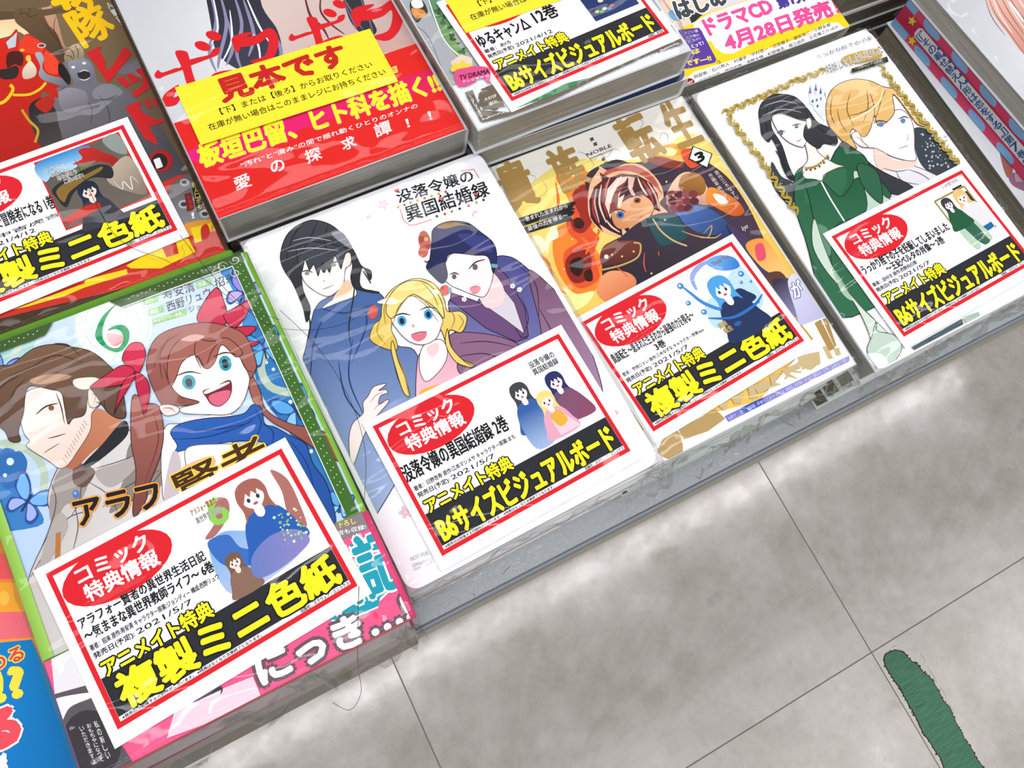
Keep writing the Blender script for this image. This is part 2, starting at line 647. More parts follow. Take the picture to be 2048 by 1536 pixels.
for nm, amp, grow, z0, z1, m in (('grime_edge', 26, 9, 0.0, 0.00018, mat('grime', '#3a2c20', 0.8)), ('tape_strip', 6, 0, 0.0, 0.00045, None)):
    if m is None:
        m = mat('green_tape', '#2f6b4c', 0.5)
        tt = tex(m, 1.0, 2, (60, 900, 1), 0.4)
        L(m, ramp(m, tt, [(0.35, '#285f42'), (0.65, '#3b7a58')]), PB(m).inputs['Base Color'])
        L(m, bump(m, tt, 0.6, 0.0006), PB(m).inputs['Normal'])
    P = [ray(FT[0] + a / FT[2], FT[1] + b / FT[2], 0) - tape.location for a, b in ragged(tape_pts, amp, 3, grow)]
    n = len(P)
    vv = [(p.x, p.y, z1) for p in P] + [(p.x, p.y, z0 + 0.00002) for p in P]
    ff = [tuple(t) for t in geometry.tessellate_polygon([[Vector((p.x, p.y, 0)) for p in P]])]
    ff = [t if (P[t[1]] - P[t[0]]).cross(P[t[2]] - P[t[0]]).z > 0 else t[::-1] for t in ff]
    ff += [(i, n + i, n + (i + 1) % n, (i + 1) % n) for i in range(n)]
    link(nm, mesh(nm, vv, ff), m, tape)
cr = Ink(tape, 0.00046, (-1, 1, -1, 1), FT)
cr.l('#1f4a33', '520,812 560,798 600,788 655,770', 7)
cr.build('crease')
sc = Ink(tape, 0.0, (-1, 1, -1, 1), FT)
for q in ('250,100 290,75 330,55', '600,160 630,205 655,240 640,300', '690,320 740,400 800,500', '840,560 880,620 920,700', '940,750 985,830 1015,900'):
    sc.l('#8b8078', q, 5)
sc.build('floor_scuffs')['kind'] = 'stuff'

# ---------------------------------------------------------------- promotional cards
def card(relz, fx, fy, deg, label, title, credit, big, pic, date='2021/5/7', oval=True, pub='出版社：スクウェア・エニックス', tsize=1.0):
    """fx, fy: where the red frame's upper left corner lies; the sheet is 105 x 74 mm"""
    th = math.radians(deg)
    cx, sx = math.cos(th), math.sin(th)
    X0, Y0 = 3.5, 70.5
    ox_ = fx - (X0 * cx - Y0 * sx) / 1000
    oy_ = fy - (X0 * sx + Y0 * cx) / 1000
    r = empty('promo_card', (ox_, oy_, CAMH + relz + 0.0011), th, label, 'card', 'printed bonus information cards on the comics')
    v, f = boxv(0, 0.105, 0, 0.074, 0, 0.00025)
    link('paper_sheet', mesh('paper_sheet', v, f), M_PAPER, r)
    I = Ink(r, 0.00025, (0, 0.105, 0, 0.074))
    P = lambda u, w_: (X0 + u, Y0 - w_)

    def R_(c, u0, v0, u1, v1):
        I.rect_(c, *P(u0, v0), *P(u1, v1))

    def T_(s, u0, u1, v0, v1, c, b=0.0, out=None, ow=0.06):
        I.t(s, P(u0, v1), P(u1, v1), P(u0, v0), c, b, out, ow)
    for q in ((0, 0, 98, 2), (0, 63, 98, 65), (0, 0, 1.9, 65), (96.1, 0, 98, 65)):
        R_('#e0202c', *q)
    fr_ = I
    fr_.build('red_frame')
    I = Ink(r, 0.0003, (0, 0.105, 0, 0.074))
    if oval:
        I.e('#e0202c', *P(23.5, 11.3), 21.3, 11.2)
        T_('コミック', 9, 37, 3.9, 10.4, '#ffffff', 0.03)
        T_('特典情報', 9.3, 37.8, 11.3, 18.2, '#ffffff', 0.03)
    for s_, u0, u1, v0, v1 in title:
        T_(s_, u0, u1, v0, v1, '#111113', 0.025)
    T_(credit, 3, 3 + 51 * tsize, 32.6, 34.9, '#151515', 0.012)
    T_('発売日(予定):', 3, 18.5, 35.9, 38.6, '#151515', 0.018)
    T_(date, 19.5, 41.5, 36.1, 38.2, '#151515', 0.0)
    I.build('small_print')
    I = Ink(r, 0.0003, (0, 0.105, 0, 0.074))
    R_('#2a2b31', 2.0, 45.8, 96.0, 61.2)
    T_('アニメイト特典', 4, 46.5, 39.9, 46.6, '#ffee22', 0.035, '#101010', 0.085)
    if big == 'B6サイズビジュアルボード':
        T_(big, 4.0, 94, 48.8, 60.4, '#ffee22', 0.04, '#15151a', 0.05)
    else:
        T_(big, 5.5, 94, 47.6, 60.6, '#ffee22', 0.045, '#15151a', 0.05)
    T_('※発売日は前後する可能性がございます。 ※特典はなくなり次第終了となります。', 3, 58, 61.5, 62.8, '#222222', 0.01)
    T_(pub, 96 - len(pub) * 1.42, 95.6, 61.4, 62.9, '#222222', 0.012)
    I.build('headline_lettering')
    I = Ink(r, 0.0003, (0, 0.105, 0, 0.074))
    pic(I, P)
    I.build('printed_picture')
    return r


def mini(I, P, u, v, s, hair, skin, robe, fr=None):
    """small generic half figure: u, v = middle of the face, s = face radius in mm"""
    g = lambda st: ' '.join('%.3f,%.3f' % P(u + float(a.split(',')[0]) * s, v + float(a.split(',')[1]) * s) for a in st.split())
    I.p(robe, g('-0.5,1.1 -1.5,1.9 -2.1,3.6 -2.3,5.2 2.3,5.2 2.1,3.4 1.5,1.8 0.5,1.1'), col2=None)
    I.p(hair, g('0,-1.45 -0.9,-1.15 -1.25,-0.2 -1.15,0.9 -1.3,1.8 -0.8,1.3 0.8,1.3 1.3,1.8 1.15,0.8 1.25,-0.3 0.9,-1.15'))
    I.p(skin, g('-0.3,0.9 -0.35,1.6 0,1.9 0.35,1.6 0.3,0.9'))
    I.p(skin, g('-0.85,-0.3 -0.82,0.45 -0.4,0.95 0,1.15 0.4,0.95 0.82,0.45 0.85,-0.3 0,-0.8'))
    I.p(hair, g('-1.0,0.5 -1.1,-0.5 -0.6,-1.25 0.1,-1.35 0.8,-1.1 1.1,-0.4 1.0,0.5 0.85,0.0 0.55,-0.45 0.4,0.05 0.1,-0.45 -0.2,0.0 -0.4,-0.45 -0.7,0.05'), 0)
    I.e('#2d3a55', *P(u - 0.4 * s, v + 0.2 * s), 0.14 * s, 0.19 * s)
    I.e('#2d3a55', *P(u + 0.4 * s, v + 0.2 * s), 0.14 * s, 0.19 * s)
    I.e('#c2545c', *P(u, v + 0.65 * s), 0.2 * s, 0.12 * s)


# ---------------------------------------------------------------- front row, left: green comic with pink band
def lower(n, x, y, ztop, th, T, label, group, col='#f4f5f8', pages=None, jit=0.0015, seed=1, spine='right', W=0.128, H=0.182, cols=None):
    random.seed(seed)
    for i in range(n):
        book(x + random.uniform(-jit, jit), y + random.uniform(-jit, jit), ztop - T * i - 0.0002 * (i + 1), th + random.uniform(-.008, .008),
             label if n == 1 else label + ', ' + ('uppermost', 'second down', 'third down', 'lowest')[i], W, H, T - 0.0004, (cols[i % len(cols)] if cols else col), pages, group, spine)


def face(I, eyes, mouth, skinline='#7a4a40'):
    for (x, y, rx, ry, c) in eyes:
        I.e(c, x, y, rx * .8, ry * .9, -12)
        I.e('#1d2a35', x, y + ry * .05, rx * .42, ry * .55, -12)
        I.l('#3a2622', '%f,%f %f,%f %f,%f' % (x - rx * 1.5, y - ry * .75, x, y - ry * 1.25, x + rx * 1.5, y - ry * 1.0), 8)


A = book(-0.1182, 0.0128, -0.337, math.radians(0.2), 'green-edged comic numbered 6 with red-haired and brown-haired figures, pink paper band', T=0.0145,
         col='#7fb83a', W=0.1295, H=0.177, obi=('#e8457c', 0.047), group=None)
lower(1, -0.1206, 0.0185, -0.3519, 0.002, 0.0145, 'green-edged comic directly below the one numbered 6, its top edge showing', None, '#6fae30')
for k_ in range(4):
    lower(1, -0.1184 + 0.0006 * (k_ % 2), 0.0108 - 0.0022 * k_, -0.3666 - 0.0150 * k_, 0.003 * (k_ % 2), 0.0150,
          'comic low in the front left stack, ' + ('third', 'fourth', 'fifth', 'sixth')[k_] + ' book from the top', 'lower comics of the front left stack',
          ('#b9b0ae', '#b83a66', '#a39c92', '#8d867c')[k_], M_PAGES_D, seed=4 + k_)

FA = (0, 520, 2.926)
I = Ink(A, 0.0145, (0.0002, 0.1272, 0.0475, 0.1768), FA)
I.p('#d5e6f5', '-900,-400 2400,-400 2400,2400 -900,2400', 0, '#b4cdf0', ((800, 100), (400, 1500)))
# sky and foliage blotches
for st, c in (('-300,450 60,380 210,420 170,560 60,640 -40,660 -300,700', '#a9d6cf'), ('-300,1090 60,1120 140,1240 210,1420 220,1560 -300,1560', '#3a7fc2'),
              ('0,1130 90,1100 160,1180 120,1300 20,1330', '#2f6db4'), ('1240,60 1400,70 1500,330 1560,520 1620,760 1800,960 1700,940 1560,760 1480,560', '#4a93d4'),
              ('1500,380 1600,420 1650,640 1780,820 1880,1080 2000,1480 1820,1300 1700,1020 1560,840 1490,660', '#2f78b8'),
              ('1250,80 1330,120 1420,330 1380,420 1290,300', '#e9f4fb')):
    I.p(c, st)
for x, y, r_ in ((60, 1180, 22), (110, 1290, 14), (1650, 760, 16), (1700, 830, 12), (1600, 640, 10), (30, 1260, 12), (1720, 1010, 14), (1560, 600, 9), (95, 1110, 10), (1820, 1120, 12)):
    I.e('#d9ecfa', x, y, r_)
for st in ('-60,1070 60,1080 190,1130 260,1250 240,1400', '1640,470 1530,600 1580,740 1740,790 1820,860'):
    I.l('#b7c9b4', st, 46, 0)
I.l('#c9d7cb', '60,420 110,500 60,600 10,640', 40, 0)
# medallion
I.e('#eef5f0', 660, 385, 230, 225)
I.e('#f5faf7', 650, 375, 195, 190)
for r0, c in ((218, '#b9d3bf'), (160, '#c4dccb')):
    I.l(c, ' '.join('%f,%f' % (655 + r0 * math.cos(a * .3142), 383 + r0 * math.sin(a * .3142)) for a in range(21)), 4, 0)
for a in range(10):
    t0, t1 = a * .628, a * .628 + 2.2
    I.l('#c4dccb', '%f,%f %f,%f' % (655 + 215 * math.cos(t0), 383 + 215 * math.sin(t0), 655 + 215 * math.cos(t1), 383 + 215 * math.sin(t1)), 3, 0)
I.p('#e79aa0', '625,430 735,450 690,500 650,495', 1, '#f7d3d3', ((690, 500), (620, 430)))
# number 6
I.p('#1d9a5a', '680,260 600,330 560,420 562,460 600,505 660,537 715,530 752,480 757,420 730,385 690,380 650,395 632,415 680,405 712,425 722,470 700,508 660,515 620,490 600,440 610,370 640,310')
# credits
I.t('寿安清', (960, 232), (1145, 182), (945, 180), '#5a5450', 0.0)
I.t('西野リュウ', (985, 305), (1240, 215), (970, 250), '#5a5450', 0.0)
I.t('ジョンディー', (1110, 310), (1345, 238), (1100, 275), '#5a5450', 0.0)
I.t('招来', (1262, 170), (1385, 118), (1250, 115), '#5a5450', 0.0)
for bl, br, tl, s_ in (((850, 262), (925, 238), (845, 232), '原作／'), ((880, 325), (955, 300), (875, 295), '構成／'), ((905, 372), (1090, 318), (900, 350), 'キャラクター原案／'), ((1160, 165), (1235, 140), (1155, 135), '作画／')):
    I.p('#a9d48e', '%f,%f %f,%f %f,%f %f,%f' % (bl[0] - 8, bl[1] + 4, br[0] + 4, br[1] + 4, br[0], br[1] - 34, tl[0] - 8, tl[1] - 2), 0)
    I.t(s_, bl, br, tl, '#ffffff', 0.0)
# butterflies
def butterfly(x, y, s_, rot, c1, c2):
    cr_, sr_ = math.cos(rot), math.sin(rot)
    def q(st):
        o = []
        for a in st.split():
            u_, v_ = map(float, a.split(','))
            o.append('%f,%f' % (x + s_ * (u_ * cr_ - v_ * sr_), y + s_ * (u_ * sr_ + v_ * cr_)))
        return ' '.join(o)
    for sg in (1, -1):
        f_ = lambda st: q(' '.join('%f,%s' % (float(a.split(',')[0]) * sg, a.split(',')[1]) for a in st.split()))
        I.p('#2d4f9c', f_('0.0,0 0.25,-0.7 0.8,-1.15 1.08,-0.95 0.95,-0.3 0.45,0.05 0.8,0.3 0.75,0.85 0.4,0.9 0.1,0.3'))
        I.p(c1, f_('0.08,-0.1 0.32,-0.65 0.78,-1.0 0.95,-0.85 0.82,-0.3 0.35,0.0'))
        I.p(c2, f_('0.1,0.1 0.4,0.12 0.7,0.35 0.66,0.72 0.42,0.78 0.16,0.3'))
    I.l('#27365f', q('0,-0.35 0,0.6'), s_ * .12)
butterfly(1430, 190, 105, 0.4, '#9b8fe0', '#c9b5ea')
butterfly(1545, 520, 105, -0.25, '#3f9fe2', '#6cc0f2')
butterfly(165, 1410, 120, 0.55, '#7ab6ee', '#a5b4ee')
butterfly(1730, 880, 110, -0.5, '#5aa8e4', '#8cc8f2')
butterfly(20, 640, 80, 0.3, '#7b9be0', '#b5c0ee')
butterfly(1990, 1440, 70, 0.2, '#5aa8e4', '#8cc8f2')
# man with brown hair, looking left, plain grey coat
I.p('#c9c2bd', '440,1090 330,1240 280,1400 300,1560 160,1900 120,2400 1100,2400 1000,1500 980,1260 1060,1160 950,1080 760,1000 640,1010', 1, '#e2dfe2', ((300, 1500), (1000, 1300)))
I.p('#a09791', '330,1260 420,1200 520,1260 480,1400 380,1440 320,1560 290,1450')
I.p('#8f857e', '760,1080 900,1020 980,1120 940,1330 760,1420 640,1480 720,1300')
I.p('#6b524b', '440,1190 500,1200 560,1240 500,1330 430,1300')
I.p('#c98663', '560,880 640,900 730,960 690,1040 560,1110 440,1220 380,1190 470,1050', 1, '#b5694c', ((700, 940), (420, 1200)))
I.p('#26262e', '725,940 750,1020 640,1130 520,1215 490,1195 600,1080')
I.p('#f4e7e0', '120,880 180,760 420,740 560,780 590,840 540,900 530,1000 450,1130 400,1200 350,1222 290,1180 160,1095 175,1060 140,1010', 1, '#ead2c4', ((250, 900), (420, 1210)))
I.p('#efd8cb', '520,740 570,760 592,800 580,850 545,868 520,840')
I.l('#b08070', '535,780 560,800 550,840', 5)
I.p('#7a5a44', '-260,640 40,620 90,600 200,520 320,495 420,510 540,540 640,620 700,700 740,900 700,930 640,900 600,850 560,790 520,760 500,900 430,930 400,960 380,860 360,780 300,760 180,740 150,800 140,900 110,1000 120,1060 60,1060 0,980 -260,900', 1, '#5d4334', ((200, 520), (200, 1000)))
for st in ('320,490 400,500 470,560', '200,620 330,560 480,600', '60,680 160,640 260,600', '40,900 80,780 150,700', '380,960 360,860 330,780', '620,880 600,780 560,720', '640,900 600,850 560,830', '-40,800 40,720 120,680'):
    I.l('#3f2c22', st, 7)
I.p('#b98f73', '180,700 300,670 420,680 360,710 220,730')
I.p('#f7ead9', '440,700 560,690 590,730 500,760 440,740', 1)
I.l('#4a3026', '215,905 270,860 340,840', 9)
I.e('#8a5a38', 303, 868, 17, 15)
I.l('#4a3026', '285,1045 330,1035 385,1018', 6)
I.l('#8a5a48', '260,1130 300,1105 350,1075', 5)
for k in range(12):
    I.l('#9d8073', '%f,%f %f,%f' % (390 + k * 11, 1190 - k * 20, 372 + k * 11, 1160 - k * 20), 3)
I.e('#4d7cc0', 447, 1372, 20, 24)
I.e('#9fc2ea', 443, 1366, 8)
for st in ('300,1300 330,1400 310,1520 240,1700', '480,1240 470,1400 420,1500', '560,1220 700,1180 900,1100', '520,1300 640,1380 700,1500', '760,1420 900,1300 980,1180', '330,1580 420,1500 560,1460', '180,1860 300,1650 340,1560', '440,1440 460,1560 430,1700', '600,1450 740,1330 940,1230'):
    I.l('#5a504c', st, 5)
I.p('#b3aaa6', '560,1240 700,1190 880,1110 760,1260 640,1330', 1)
I.p('#b3aaa6', '300,1560 360,1480 400,1560 330,1700 220,1860', 1)
I.p('#b9763c', '330,1600 360,1590 350,1900 320,1900', 0)
# second figure: red-brown hair, white top, blue scarf
I.p('#a8655a', '1440,620 1520,760 1560,880 1700,960 1900,1010 2000,1180 1960,1170 1850,1110 1700,1010 1580,940 1480,820', 1, '#8a4c44', ((1450, 640), (1900, 1150)))
I.p('#fbf6f8', '960,1000 1060,960 1300,960 1360,1040 1300,1250 1000,1420 950,1300', 1)
I.p('#f3e0de', '1060,930 1180,920 1340,900 1350,960 1230,1010 1100,990')
I.p('#2a5fb4', '1000,1010 1060,960 1200,930 1330,920 1430,900 1480,850 1530,870 1550,960 1610,980 1700,1030 1790,1080 1830,1190 1900,1290 1940,1400 1960,1560 1820,1560 1640,1200 1560,1080 1440,1060 1260,1080 1060,1120 1010,1140 1040,1090', 1, '#234f9c', ((1300, 900), (1900, 1500)))
for st in ('1010,1050 1200,1040 1400,980 1500,920', '1100,1000 1300,990 1480,950', '1500,880 1530,960 1500,1040', '1540,960 1600,1010 1590,1080', '1700,1060 1800,1200 1850,1400'):
    I.l('#173a7c', st, 8)
I.p('#fbf1ee', '1100,1100 1260,1080 1400,1090 1420,1180 1300,1300 1130,1330 1090,1200')
I.p('#f1b9a0', '1060,1230 1140,1180 1240,1150 1260,1200 1150,1260')
I.p('#cdbfc4', '960,1400 1010,1130 1060,1180 1040,1400')
# leaf sprays
for st in ('1160,360 1190,260 1270,165 1310,240 1330,330 1300,390', '1310,330 1380,280 1470,235 1440,330 1370,400', '1380,400 1500,395 1440,450', '1440,480 1520,485 1470,510'):
    I.p('#c72a48', st, 1, '#e0506a', ((1300, 400), (1300, 170)))
I.p('#a8655a', '860,620 900,480 1000,410 1180,370 1330,390 1440,450 1500,600 1490,660 1460,690 1400,560 1300,470 1200,640 1130,540 1050,640 1010,690 1010,740 1060,800 1170,835 1080,855 1000,850 960,860 900,760', 1, '#91524a', ((1100, 380), (950, 850)))
I.p('#fbf3f2', '1010,700 1050,620 1130,545 1210,640 1300,480 1400,570 1450,660 1460,720 1420,840 1340,905 1200,905 1080,900 1060,870 1170,835 1060,800 1010,745')
I.p('#a8655a', '980,640 1010,520 1100,450 1230,480 1330,460 1420,540 1380,570 1300,500 1260,600 1208,640 1150,560 1070,600 1030,700 1000,740', 1)
for st in ('900,640 960,500 1080,420', '1000,440 940,560 950,700', '1180,640 1140,540 1160,440', '1210,630 1240,540 1290,470', '1400,560 1440,640 1480,660', '960,620 1000,740 1080,820'):
    I.l('#6d352f', st, 7)
I.p('#d9aaa0', '1060,470 1130,440 1200,450 1140,480')
I.p('#f6dcd8', '940,855 1000,850 1050,870 1040,900 980,915 945,890')
I.l('#a05a50', '955,870 1000,870 1030,895', 5)
face(I, ((1108, 718, 50, 48, '#2f9fb4'), (1320, 608, 46, 50, '#2f9fb4')), None)
I.p('#7b2b38', '1190,770 1260,745 1345,705 1360,760 1340,820 1290,860 1240,850 1210,810')
I.p('#e06a86', '1225,800 1300,770 1350,770 1335,820 1290,855 1245,845')
I.p('#ffffff', '1205,768 1330,718 1335,730 1215,785')
I.p('#a8655a', '780,800 860,840 930,860 960,1000 940,1150 870,1330 860,1400 800,1500 780,1460 800,1250 770,1050', 1, '#7f4640', ((860, 850), (800, 1400)))
I.l('#6d352f', '900,900 930,1060 850,1300', 7)
for st in ('720,590 760,500 830,490 855,560 830,640 800,660', '530,750 620,680 720,620 790,650 740,720 640,745', '800,670 750,760 690,860 672,905 700,780 740,700', '800,660 860,700 880,780 850,915 830,850 800,740'):
    I.p('#d63152', st, 1, '#b81f40', ((760, 560), (780, 850)))
# title pieces
I.t('アラフ', (470, 1560), (960, 1440), (430, 1420), '#1b1820', 0.03, '#f3a23c', 0.045)
I.t('賢者', (1075, 1460), (1600, 1200), (990, 1270), '#4a2a18', 0.02, '#ffd93a', 0.035)
I.build()
# borders of the cover
I = Ink(A, 0.0154, (0.0002, 0.1272, 0.0475, 0.1768))
I.rect_('#3f6b28', 121.2, 0, 126.2, 176.8)
I.rect_('#86b848', 0, 46, 4.2, 176.8, col2='#a3cf5e', g=((0, 50), (4.2, 50)))
I.raw([(x / 1000, y / 1000) for x, y in ((72, 172.0), (126.6, 172.0), (126.6, 176.8), (68, 176.8))], '#3f5c2a')
I.raw([(x / 1000, y / 1000) for x, y in ((0, 172.0), (40, 172.0), (45, 176.8), (0, 176.8))], '#3f5c2a')
I.rect_('#dfe8dc', 72, 171.5, 121.2, 172.0)
I.rect_('#dfe8dc', 120.8, 50, 121.2, 172.0)
for k in range(34):
    y_ = 58 + k * 3.4
    for dx in (0, 1):
        I.e('#cfe0c0', 122.9 + dx * 1.5, y_ + dx * 0.8, 0.28, n=8)
for k in range(22):
    I.e('#cfe0c0', 76 + k * 1.9, 174.2 + (k % 2) * .8, 0.28, n=8)
    if k < 20:
        I.e('#cfe0c0', 2 + k * 1.9, 174.2 + (k % 2) * .8, 0.28, n=8)
for k, (x_, y_) in enumerate(((117, 173), (114, 171), (121, 168), (123, 174))):
    I.l('#c9cfc6', ' '.join('%f,%f' % (x_ + (2.4 - q * .18) * math.cos(q * .7 + k), y_ + (2.4 - q * .18) * math.sin(q * .7 + k)) for q in range(12)), 0.5)
I.build('green_border')
# paper band artwork
F2 = (0, 860, 2.2726)
I = Ink(A, 0.0151, (0.0004, 0.1272, 0.0, 0.0468), F2)
I.p('#ee5d8c', '-200,200 2200,200 2200,2000 -200,2000', 0)
for k in range(40):
    random.seed(k + 50)
    x_, y_ = random.uniform(1500, 1840), random.uniform(380, 900)
    I.e(random.choice(['#f7a5c0', '#e73f78', '#f4c3d3']), x_, y_, random.uniform(8, 26), random.uniform(5, 14), 60)
I.p('#8c7f86', '1500,395 1680,345 1700,440 1560,500', 0)
I.t('下ろし', (1535, 448), (1620, 425), (1528, 422), '#ffe94a', 0.02)
I.t('説も収録!', (1535, 482), (1665, 450), (1530, 460), '#ffffff', 0.01)
for st in ('1590,520 1720,495 1735,540 1600,570', '1600,600 1700,575 1715,640 1620,665', '1640,680 1790,650 1800,700 1720,770 1640,790', '1560,760 1740,700 1720,800 1560,870 1500,860'):
    I.p('#ffffff', ' '.join('%f,%f' % (float(q.split(',')[0]) + random.uniform(-9, 9), float(q.split(',')[1]) + 9) for q in st.split()), 0)
    I.p('#1f9fb4', st, 0)
I.t('日記', (1530, 830), (1840, 700), (1440, 560), '#1f9fb4', 0.03, '#ffffff', 0.035)
I.t('にっき…!', (1195, 1160), (1880, 860), (1150, 1030), '#ffffff', 0.05, '#6b5660', 0.10)
I.p('#e8e5ea', '230,990 390,955 430,1150 250,1200', 0)
I.e('#ffffff', 270, 1040, 22, 70, -8)
I.p('#5c565c', '250,1200 430,1150 560,1440 620,1536 330,1536', 0)
I.p('#fbfbfb', '245,1225 440,1190 420,1215 320,1260 280,1330 265,1290')
I.e('#3b373c', 420, 1420, 130, 150, -20)
for k, s_ in enumerate(('私の新しい', 'おもちゃになって', 'いただきますよ')):
    I.vt(s_, (425 - k * 32, 1325 + k * 12), (490 - k * 32, 1500 + k * 12), (19, -5), '#f2f2f2', 0.0)
I.p('#f3d3e0', '800,1260 1150,1120 1200,1240 760,1400', 0)
I.l('#ffffff', '700,1300 850,1230 1000,1190', 30)
I.p('#5b565f', '850,1210 1000,1150 1010,1180 880,1240', 0)
I.l('#3a3540', '960,1200 985,1180 1010,1175 1005,1200', 9)
I.build('band_print')

# ---------------------------------------------------------------- front row, second: white board with three robed figures
B = book(0.0133, 0.0230, -0.3535, math.radians(1.1), 'white comic with a round-cornered picture board of three robed figures, dark, blond and blue hair', T=0.0145, col='#f2f1f4')
def sheet(root, h, W, H, r, m, name='bonus_board', t=0.0005):
    pts = []
    for cx_, cy_, a0 in ((W - r, H - r, 0), (r, H - r, 90), (r, r, 180), (W - r, r, 270)):
        for k in range(7):
            a = math.radians(a0 + 15 * k)
            pts.append((cx_ + r * math.cos(a), cy_ + r * math.sin(a)))
    n = len(pts)
    v = [(x, y, h) for x, y in pts] + [(x, y, h + t) for x, y in pts]
    f = [tuple(range(n))[::-1], tuple(range(n, 2 * n))] + [(i, (i + 1) % n, n + (i + 1) % n, n + i) for i in range(n)]
    return link(name, mesh(name, v, f), m, root)
M_BOARD = mat('board_white', '#f6f6fb', 0.35)
sheet(B, 0.0146, 0.1275, 0.1815, 0.006, M_BOARD)
lower(4, 0.0145, 0.0235, -0.3682, 0.018, 0.0148, 'white comic low in the stack topped by three robed figures', 'lower comics of the second front stack', '#f1f1f3', seed=9, pages=M_PAGES_W, cols=['#f4f4f6', '#f4f4f6', '#c9a9a9', '#efefef'])
FB = (480, 300, 2.844)
I = Ink(B, 0.0151, (0.0025, 0.125, 0.0015, 0.1795), FB)
for x, y, r_ in ((815, 310, 30), (732, 383, 14), (1320, 352, 30), (1250, 205, 26)):
    for k in range(5):
        a = k * 1.257
        if r_ > 25 and x > 1000 and k > 1:
            continue
        I.e('#eac6da', x + r_ * .6 * math.cos(a), y + r_ * .6 * math.sin(a), r_ * .42, r_ * .26, math.degrees(a))
I.t('没落令嬢の', (905, 305), (1335, 175), (880, 235), '#1a1a1c', 0.02)
I.t('異国結婚録', (958, 412), (1425, 258), (928, 325), '#1a1a1c', 0.02)
for st in ('910,335 930,400 965,430 1000,425 1095,395', '1255,120 1330,110 1360,160'):
    I.l('#d9444a', st, 4, 0, 0)
for i, (x, y) in enumerate(((900, 325), (935, 312), (970, 300), (1010, 288), (1050, 275), (1090, 262), (1130, 250), (1170, 238))):
    I.e(['#e0a13c', '#c9544a', '#8aa84a'][i % 3], x, y, 8)
for i, (x, y) in enumerate(((1120, 378), (1165, 365), (1205, 350), (1250, 335), (1300, 318), (1345, 300), (1385, 285))):
    I.e(['#222', '#c9544a', '#8aa84a'][i % 3], x, y, 8)
for p_, q_ in (((880, 235), (905, 225)), ((1130, 270), (1150, 285)), ((1330, 255), (1350, 250))):
    I.l('#d9444a', '%d,%d %d,%d' % (p_ + q_), 12, 0)
# right figure (purple robe)
I.p('#4b4a8c', '1440,620 1540,610 1640,680 1700,760 1760,860 1880,960 1960,1100 2048,1400 1700,1500 1400,1400 1250,1100 1200,960 1195,850 1330,880 1400,760', 1, '#7d7bb0', ((1500, 620), (1400, 1300)))
I.p('#7a5470', '1640,690 1760,770 1860,880 1930,1000 2010,1180 2060,1420 1900,1450 1750,1200 1700,960', 1, '#a784a4', ((1700, 760), (1950, 1400)))
I.p('#8e6585', '1190,1060 1330,1040 1500,1070 1600,1130 1650,1300 1400,1400 1220,1250', 1)
I.p('#6a4a78', '1200,812 1330,856 1430,905 1560,1005 1635,1070 1570,1092 1400,1015 1260,905 1196,856', 0)
I.p('#6a4a78', '1440,640 1520,720 1620,900 1640,1060 1600,1070 1500,900 1440,760', 0)
I.p('#d9d2dc', '1380,870 1480,770 1560,870 1620,1050 1500,960 1420,905', 0)
for st in ('1250,1100 1400,1090 1560,1120', '1700,900 1780,1050 1850,1250', '1560,640 1680,760 1700,960', '1220,1180 1400,1160 1560,1230', '1600,1070 1640,960 1600,840', '1750,1100 1840,1300 1880,1450'):
    I.l('#3a2b50', st, 6)
for x, y in ((1275, 850), (1550, 775), (1590, 795)):
    for k in range(5):
        I.e('#ffffff', x + 9 * math.cos(k * 1.257), y + 9 * math.sin(k * 1.257), 6)
I.p('#f5d5d9', '1360,800 1430,700 1500,790 1490,880 1410,900 1370,860')
I.p('#f9ecec', '1170,640 1210,590 1330,580 1425,610 1440,700 1422,780 1388,836 1330,826 1250,795 1190,765 1150,710', 1)
I.p('#2b2f66', '1080,620 1090,520 1100,450 1180,410 1290,415 1370,470 1440,530 1460,610 1440,700 1410,610 1330,600 1200,590 1170,640 1180,720 1150,760 1100,720 1060,670', 1, '#1d2148', ((1250, 420), (1120, 740)))
I.p('#9a7a4a', '1120,440 1200,410 1330,440 1250,430 1170,450')
I.p('#3a3f80', '1240,480 1400,500 1430,580 1330,560', 1)
I.e('#b04a46', 1050, 520, 34, 60, -10)
I.e('#c96a5a', 1042, 580, 28, 32)
I.e('#e0b24a', 1058, 508, 12)
I.l('#3c5a50', '1050,630 1062,640 1074,630', 9)
I.l('#3a2622', '1190,712 1220,700 1245,712', 8)
I.l('#3a2622', '1300,680 1340,640 1395,625', 8)
I.e('#6c5a70', 1218, 722, 13, 15)
I.e('#6c5a70', 1337, 668, 15, 17)
I.p('#e2808e', '1305,790 1340,772 1370,785 1355,812 1325,820')
I.p('#69a7b0', '1430,650 1465,655 1460,672 1432,668')
